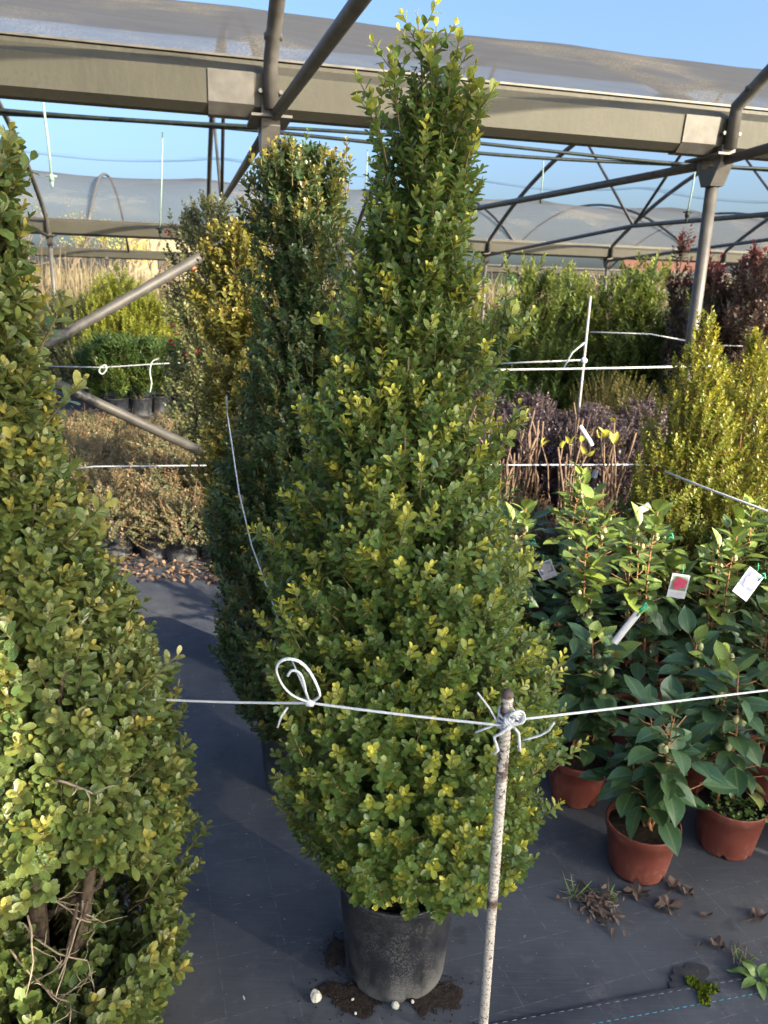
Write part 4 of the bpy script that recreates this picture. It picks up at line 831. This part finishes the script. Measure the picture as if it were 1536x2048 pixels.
# yellow shrubs behind
k = 0
for (px, py, Y, l) in ((240, 535, 11.9, 0), (195, 575, 11.7, 0), (290, 585, 11.8, 0), (340, 625, 12.4, 0), (130, 590, 12, 1), (80, 610, 12, 1), (160, 650, 11.5, 1), (390, 640, 13.5, 0)):
    p = atY(px, py, Y); h = p[2]; lab = 'pale dusty shrub left of the yellow ones' if l else 'tall sunlit yellow green shrub behind the potted laurels'
    if k == 0: ys = shrub('yellow_shrub', lab, 'shrub', (p[0], Y, 0), [(.2, .35), (.5 * h, .55), (.75 * h, .45), (.9 * h, .2), (h, .03)], 700, .22, 9, .06, .026, 'yellow', tips(.5), kind='lance', group='yellow green shrubs far left', upw=1.4, jag=.18); yh = h
    elif l and k == 4: ds = shrub('dusty_shrub', lab, 'shrub', (p[0], Y, 0), [(.2, .4), (.5 * h, .6), (.8 * h, .45), (h, .05)], 600, .2, 8, .045, .02, 'holly', tips(.4), group='pale dusty shrubs far left', upw=1.1, jag=.2); dh = h
    elif l: dup(ds, (p[0], Y, 0), k * 1.3, lab, sc=h / dh)
    else: dup(ys, (p[0], Y, 0), k * 1.3, lab, sc=h / yh)
    k += 1
# wide rows of bushes at the middle distance behind the boxwoods, seen in gaps
for i, (x, y) in enumerate(((-.6, 9.5), (.1, 10.2), (.8, 10.4), (.4, 8.6), (-.2, 12), (1.2, 11.2), (4.6, 9.6), (5.3, 9.2), (2.2, 11), (3.4, 11.2), (4.4, 11.3))):
    dup(la, (x, y, 0), i * 2.7, 'green laurel seen dimly between the boxwoods and posts', 'laurels half hidden behind the boxwoods', sc=rng.uniform(.62, .8))

# ------------------------------------------------------------------ reeds, trees and buildings far off
n = 24000; g = np.random.default_rng(2); yy = g.uniform(21, 34, n); xx = g.uniform(-.95, 1.05, n) * yy * .85
hh = g.uniform(1.4, 2.6, n) * (1 + .12 * np.sin(xx * 1.1)); P = np.stack([xx, yy, np.zeros(n)], -1); D = np.stack([g.normal(0, .17, n), g.normal(0, .17, n), np.ones(n)], -1); mb = MB()
leaves(mb, P, D, np.stack([g.normal(0, 1, n), -np.ones(n), g.normal(0, .2, n)], -1), hh, g.uniform(.02, .05, n), 'lance', g.normal(.05, .06, n), .2, g.random(n))
n2 = 9000; P2 = np.repeat(P[:n2], 1, 0) + D[:n2] * (hh[:n2] * g.uniform(.3, .8, n2))[:, None]; leaves(mb, P2, np.stack([g.normal(0, 1, n2), g.normal(0, 1, n2), g.uniform(.2, 1.2, n2)], -1), np.tile([0, 0, 1.], (n2, 1)), g.uniform(.3, .7, n2), .04, 'lance', .3, .2, g.random(n2))
tag(mb.build('dry_reeds', M['reed']), kind='stuff')
for k, (px, Y, hgt) in enumerate(((120, 33, 5.5), (215, 34, 5.0), (180, 37, 6), (300, 34, 4.6), (60, 35, 6.0), (255, 37, 5.2))):
    p = atY(px, 560, Y); t = thing('bare_tree', ['bare branching tree at far left above the reeds', 'thin leafy sapling above the reeds, left of the cream wall', 'bare tree behind the reeds under the second gutter', 'thin tree in front of the cream wall', 'bare tree hidden behind the left boxwood', 'slender tree left of the cream wall'][k], 'tree', (p[0], Y, 0), group='trees beyond the reeds'); a = MB(); lf = MB(); pts_l = []
    def br(q, d, ln, r, dep):
        e = q + unit(d) * ln; a.tube([q, (q + e) / 2 + g.normal(0, .04 * ln, 3), e], [r, r * .8, r * .6], 5)
        if dep == 0: pts_l.append(e); return
        for z in range(3): br(lerp(q, e, g.uniform(.6, 1.)), d + g.normal(0, .45, 3) + [0, 0, .15], ln * g.uniform(.55, .8), r * .6, dep - 1)
    br(np.zeros(3), np.array([g.normal(0, .1), 0, 1.]), hgt * .36, .07, 4); a.build('trunk', M['bark'], t)
    pl = np.array(pts_l); rep = 7 if k in (1, 5) else 2; pl = np.repeat(pl, rep, 0) + g.normal(0, .12, (len(pl) * rep, 3)); leaves(lf, pl, g.normal(0, 1, (len(pl), 3)), g.normal(0, 1, (len(pl), 3)), .09, .05, 'lance', .1, .1, g.random(len(pl))); lf.build('crown', M['yellow'], t)
# cream building
p = atY(312, 520, 45); t = thing('cream_building', 'plain cream rendered building behind the reeds', 'building', (p[0], 45, 0)); MB().box((0, 3, 2.4), (1.55, 3, 2.4 + .0)).build('wall', M['wall'], t, smooth=False)
MB().box((0, 3, 4.87), (1.65, 3.1, .06)).build('roof', M['whitewall'], t, smooth=False)
w = MB().box((.8, -.03, 3.15), (.62, .05, .35)); w.build('window', M['pane'], t, smooth=False)
p = atY(1340, 560, 60); t = thing('tiled_house', 'low white house with red tiled roof beyond the reeds', 'house', (p[0], 60, 0)); MB().box((0, 3, 1.5), (2.6, 3, 1.5)).build('wall', M['whitewall'], t, smooth=False)
MB().prism([(-3.4, 3.002), (3.4, 3.002), (0, 4.9)], (-2.8, 3, 0), (2.8, 3, 0), (0, 1, 0)).build('roof', M['rooftile'], t, smooth=False); MB().box((-1.4, -.03, 1.6), (.5, .05, .6)).build('window', M['pane'], t, smooth=False)
g = np.random.default_rng(4)
mb = MB(); n = 9000; a = g.uniform(-1, 1, n); yy = g.uniform(80, 95, n); P = np.stack([a * 95, yy, g.random(n) ** 1.3 * (3.2 + 1.3 * np.sin(a * 23) + np.sin(a * 51))], -1); leaves(mb, P, g.normal(0, 1, (n, 3)), g.normal(0, 1, (n, 3)), 1.1, .7, 'lance', .1, .1, g.random(n) * .3); tag(mb.build('far_woods', M['laurel']), kind='stuff')

# ------------------------------------------------------------------ ground details
def blob(c, rx, ry, z, seed, n=64, rough=.45, rot=0., flat=.35):
    g = np.random.default_rng(seed); ph = g.uniform(0, 6.28, 5); a = np.arange(n) * 2 * math.pi / n
    k = 1 + rough * (np.sin(2 * a + ph[0]) * .4 + np.sin(3 * a + ph[1]) * .35 + np.sin(5 * a + ph[2]) * .25 + np.sin(9 * a + ph[3]) * .15 + np.sin(14 * a + ph[4]) * .10 + g.normal(0, .05, n))
    v = [[c[0], c[1], z + .006 * flat]]; 
    for q, dz in ((.5, .006 * flat), (.85, .004 * flat), (1., 0.)):
        for j in range(n):
            X, Y = rx * q * k[j] * math.cos(a[j]), ry * q * k[j] * math.sin(a[j]); v.append([c[0] + X * math.cos(rot) - Y * math.sin(rot), c[1] + X * math.sin(rot) + Y * math.cos(rot), z + dz + (g.normal(0, .0015 * flat) if q < 1 else 0)])
    f3 = [[0, 1 + j, 1 + (j + 1) % n] for j in range(n)]; q4 = [[1 + r * n + j, 1 + (r + 1) * n + j, 1 + (r + 1) * n + (j + 1) % n, 1 + r * n + (j + 1) % n] for r in range(2) for j in range(n)]
    m = MB(); m.add(v, f3); m.F.append(np.array(q4)); return m
b = NB('wet_soil'); v = b.coord('Object'); f = b.noise(v, 60, 6, .7); M['wet'] = b.fin(b.pbr(b.mix(b.ramp(f, .35, .7), (.012, .009, .008), (.042, .032, .027)), .85, .2, 0, b.bump(f, 1., .006)))
b = NB('damp_fabric'); v = b.coord('Object'); f = b.noise(v, 25, 5, .7); M['damp'] = b.fin(b.pbr(b.mix(b.ramp(f, .35, .7), (.024, .026, .03), (.05, .05, .053)), .6, .3, 0, b.bump(b.noise(v, 300, 2), .3, .002)))
for (x, y, rx, ry, sd) in ((705, 1995, .07, .045, 1), (865, 1990, .06, .055, 2), (674, 1905, .03, .045, 3)):
    c = atZ(x, y); m = blob(c, rx, ry, .002 + .0004 * sd, sd); g = np.random.default_rng(sd)
    for k in range(260):
        a = g.uniform(0, 6.28); q = abs(g.normal(.8, .42)); m.ball((c[0] + rx * q * math.cos(a), c[1] + ry * q * math.sin(a), .004), g.uniform(.0008, .0032), 5, (1, 1, .7), .3)
    tag(m.build('spilled_soil', M['wet']), kind='stuff')
for (x, y, rx, ry, sd, rot) in ((1195, 1810, .03, .07, 4, .3), (1385, 1965, .06, .05, 5, 0)):
    c = atZ(x, y); tag(blob(c, rx, ry, .0015, sd, rot=rot, flat=.15).build('wet_patch', M['damp']), kind='stuff')
# moss patch
mo = MB(); k = 900; c = atZ(1405, 1985); g = np.random.default_rng(9); a = g.uniform(0, 6.28, k); rr = np.sqrt(g.random(k)) * (.6 + .4 * np.sin(3 * a + 1)); p = np.stack([c[0] + .045 * rr * np.cos(a), c[1] + .05 * rr * np.sin(a) , np.full(k, .006)], -1)
leaves(mo, p, g.normal(0, .5, (k, 3)) + [0, 0, 1], g.normal(0, 1, (k, 3)), g.uniform(.004, .011, k), .004, 'lance', .1, .1, g.random(k)); tag(mo.build('moss', M['moss']), kind='stuff')
# stones
for k, (x, y, r, l) in enumerate(((632, 2002, .016, 'largest white stone on the fabric, left of the black pot'), (790, 2018, .010, 'white stone at the foot of the black pot'), (705, 2003, .004, 'tiny white stone on the spilled soil'), (711, 2031, .004, 'tiny white stone low on the spilled soil'), (825, 2008, .005, 'grey pebble right of the white stone by the pot'))):
    c = atZ(x, y); o = MB().ball((0, 0, 0), r, 9, (.9, .8, 1.0), .16).build('stone', M['stone'], smooth=False); o.location = (c[0], c[1], r * .7 + .004); o.rotation_euler = (k, k * 2, k * .7); tag(o, l, 'stone', 'stones by the black pot')
# dead leaves
def dead_leaf(seed, size, lobed):
    g = np.random.default_rng(seed); n = 40; a = np.linspace(-math.pi, math.pi, n, endpoint=False)
    r = (.62 + .38 * np.abs(np.cos(a * 2.5 + .3 * np.sin(a * 3 + seed))) ** 1.5) * (1 + .18 * np.sin(a * 2 + seed)) if lobed else (.35 + .65 * np.abs(np.cos(a / 2)) ** 1.2) * (.55 + .45 * np.abs(np.cos(a)))
    r = r * (1 + .07 * np.sin(a * 17 + seed)) * size; m = MB(); v = [[0, 0, .004]]
    for q in (.5, 1.):
        for j in range(n):
            X, Y = r[j] * q * math.cos(a[j]), r[j] * q * math.sin(a[j]); v.append([X, Y, .004 + q * q * size * (.5 * math.sin(1.5 * a[j] + seed) ** 2 + .22 * math.sin(5 * a[j] + seed)) + .08 * X])
    m.add(v, [[0, 1 + j, 1 + (j + 1) % n] for j in range(n)]); m.F.append(np.array([[1 + j, 1 + n + j, 1 + n + (j + 1) % n, 1 + (j + 1) % n] for j in range(n)]))
    m.tube([(-size * .2, 0, .006), (-size * .9, size * .1, .004), (-size * 1.4, size * .3, .003)], .0012, 5); return m
labs = ['crumpled brown leaf under the front rim of the nearest terracotta pot', 'pale curled leaf right of the nearest terracotta pot', 'dark maple leaf flat on the fabric below the nearest pot', 'pinkish dry leaf at the right edge', 'pale dry leaf beside the torn fabric', 'small brown scrap near the seedling', 'tiny dry leaf above the moss', 'narrow brown leaf by the pot shadow', 'dry leaf between the rear pots', 'pale stub of leaf by grass tuft']
for k, (x, y, s, lob, ro) in enumerate(((1275, 1790, .034, 1, .3), (1345, 1778, .03, 0, 1.0), (1335, 1815, .036, 1, 2.2), (1512, 1838, .034, 0, .5), (1440, 1895, .028, 0, 2.5), (1412, 1835, .014, 1, .1), (1398, 1893, .008, 0, .4), (1378, 1790, .026, 0, 2.0), (1392, 1600, .035, 1, 1.), (1120, 1802, .012, 0, 3.)), ):
    c = atZ(x, y); o = dead_leaf(k + 3, s, lob).build('dead_leaf', M['dead']); o.location = (c[0], c[1], .002); o.rotation_euler = (0, 0, ro); tag(o, labs[k], 'dead leaf', 'dead leaves on the fabric')
# litter behind, by the black pots
mb = MB(); k = 900; g = np.random.default_rng(14); p = np.stack([g.uniform(-2.2, -.6, k), 4.35 + np.abs(g.normal(0, .35, k)) - .15, g.uniform(.004, .03, k)], -1); leaves(mb, p, g.normal(0, 1, (k, 3)) * [1, 1, .25], g.normal(0, .4, (k, 3)) + [0, 0, 1], g.uniform(.015, .045, k), g.uniform(.01, .026, k), 'boxlow', .3, .4, g.random(k)); tag(mb.build('leaf_litter', m_leaf('litter', (.05, .035, .028), (.13, .09, .065), (.3, .18, .10), trans=.1)), kind='stuff')
# torn slit with grass tuft
def tuft(lab, x, y, n, h, seed, w=.004):
    g = np.random.default_rng(seed); c = atZ(x, y); t = thing('grass_tuft', lab, 'weed', c, group='grass tufts in torn fabric'); a = MB(); leaves(a, g.normal(0, .006, (n, 3)) * [1, 1, 0], np.stack([g.normal(0, .45, n), g.normal(0, .4, n), np.ones(n)], -1), g.normal(0, 1, (n, 3)), g.uniform(.5, 1, n) * h, w, 'lance', g.uniform(.1, .7, n), .3, g.random(n) * .6); a.build('blades', M['weed'], t)
    b = MB()
    for i in range(14): q = g.normal(0, .022, 3) * [1, 1, 0]; e = q + g.normal(0, .03, 3) * [1, 1, .12]; b.tube([q + UP * .006, e + UP * .007], .0012, 4)
    b.build('dry_straw', M['deadtwig'], t)
tuft('grass tuft growing from torn fabric, left of the nearest terracotta pot', 1148, 1795, 9, .085, 1); tuft('small green sprout beside the grass tuft', 1222, 1800, 6, .05, 2, .006); tuft('small grass sprout by dry leaf near the right edge', 1478, 1920, 6, .05, 3)
deb = MB(); g = np.random.default_rng(8); c = atZ(1195, 1815); k = 120; p = np.stack([c[0] + g.normal(0, .022, k), c[1] + g.normal(0, .03, k), g.uniform(.006, .016, k)], -1); leaves(deb, p, g.normal(0, 1, (k, 3)) * [1, 1, .2], g.normal(0, .5, (k, 3)) + [0, 0, 1], g.uniform(.01, .035, k), g.uniform(.004, .012, k), 'boxlow', .3, .4, g.random(k)); tag(deb.build('plant_debris', M['dead']), kind='stuff')
# small bits blown over the fabric
mb = MB(); k = 420; g = np.random.default_rng(31); p = np.stack([g.uniform(-.9, 1.9, k), 1.2 + np.abs(g.normal(0, 1.3, k)), g.uniform(.002, .006, k)], -1); leaves(mb, p, g.normal(0, 1, (k, 3)) * [1, 1, .15], g.normal(0, .3, (k, 3)) + [0, 0, 1], g.uniform(.002, .014, k) * g.uniform(.4, 1, k), g.uniform(.001, .005, k), 'boxlow', .2, .3, g.random(k)); tag(mb.build('leaf_bits', m_leaf('dry_bits', (.05, .04, .03), (.16, .14, .11), (.35, .33, .3), trans=.1)), kind='stuff')
# soft leaved seedling at lower right
c = atZ(1515, 1965); t = thing('weed_seedling', 'pale green lobed weed growing at the lower right corner', 'weed', c); a = MB(); an = np.array([2.7, 3.6, 1.7, .8, 4.5, -.4, 5.4, 2.2, .2]); el = np.array([.25, .3, .3, .4, .25, .3, .3, .9, 1.0]); leaves(a, np.stack([.008 * np.cos(an), .008 * np.sin(an), np.full(9, .012)], -1), np.stack([np.cos(an), np.sin(an), el], -1), np.tile([0, 0, 1.], (9, 1)), np.array([.062, .052, .058, .05, .05, .048, .044, .04, .035]), .023, 'oval', .35, .25, .6, wav=.22); a.build('leaves', M['weed'], t)

# ------------------------------------------------------------------ unseen translucent film curtains, added to shade the path and give soft fill
b = NB('milky_film'); v = b.coord('Object'); f = b.noise(b.coord('Object', (6, 6, .6)), 3, 4)
d = b.n('BsdfDiffuse'); d.inputs[0].default_value = (.75, .76, .74, 1); tl = b.n('BsdfTranslucent'); b.l(b.mix(f, (.88, .88, .86), (.95, .95, .93)), tl.inputs[0]); tp = b.n('BsdfTransparent')
x1 = b.n('MixShader'); x1.inputs[0].default_value = .8; b.l(d.outputs[0], x1.inputs[1]); b.l(tl.outputs[0], x1.inputs[2]); x2 = b.n('MixShader'); x2.inputs[0].default_value = .12; b.l(x1.outputs[0], x2.inputs[1]); b.l(tp.outputs[0], x2.inputs[2]); M['milky'] = b.fin(x2.outputs[0])
sh = np.array([math.sin(R_(SUN_BEAR)), math.cos(R_(SUN_BEAR)), 0]); eh = np.array([-sh[1], sh[0], 0]); C0 = np.array([BX, BY, 0]) + sh * 2.5
def curtain(lab, c0, c1, h):
    t = thing('added_fill_curtain', lab, 'curtain', C0 + eh * c0, group='added film curtains out of frame, shaping the light'); m = MB(); nu, nv = 60, 12; v = []
    for a in np.linspace(c0, c1, nu):
        for z in np.linspace(.03, h, nv): v.append(C0 + eh * a + sh * (.03 * math.sin(a * 14) + .012 * math.sin(a * 37 + z)) + UP * z)
    i, j = np.meshgrid(np.arange(nu - 1), np.arange(nv - 1), indexing='ij'); m.add(v, np.stack([i * nv + j, (i + 1) * nv + j, (i + 1) * nv + j + 1, i * nv + j + 1], -1).reshape(-1, 4)); m.build('film', M['milky'], t, local=False)
    r = MB(); r.tube([C0 + eh * c0 + UP * h, C0 + eh * c1 + UP * h], .02, 8); r.build('rail', M['tube'], t, local=False)
    r = MB(); r.tube([C0 + eh * c0 - UP * .05, C0 + eh * c0 + UP * h], .02, 8); r.build('pole', M['tube'], t, local=False); r = MB(); r.tube([C0 + eh * c1 - UP * .05, C0 + eh * c1 + UP * h], .02, 8); r.build('pole', M['tube'], t, local=False)
curtain('added tall milky film curtain out of frame at right, softening the sun', -.70, 1.0, 3.0)
curtain('added milky film curtain behind the photographer, giving fill light', -6.2, -1.9, 3.0)
curtain('added low milky film curtain out of frame beyond the tall one, softening the sun', 1.05, 4.4, 1.45)
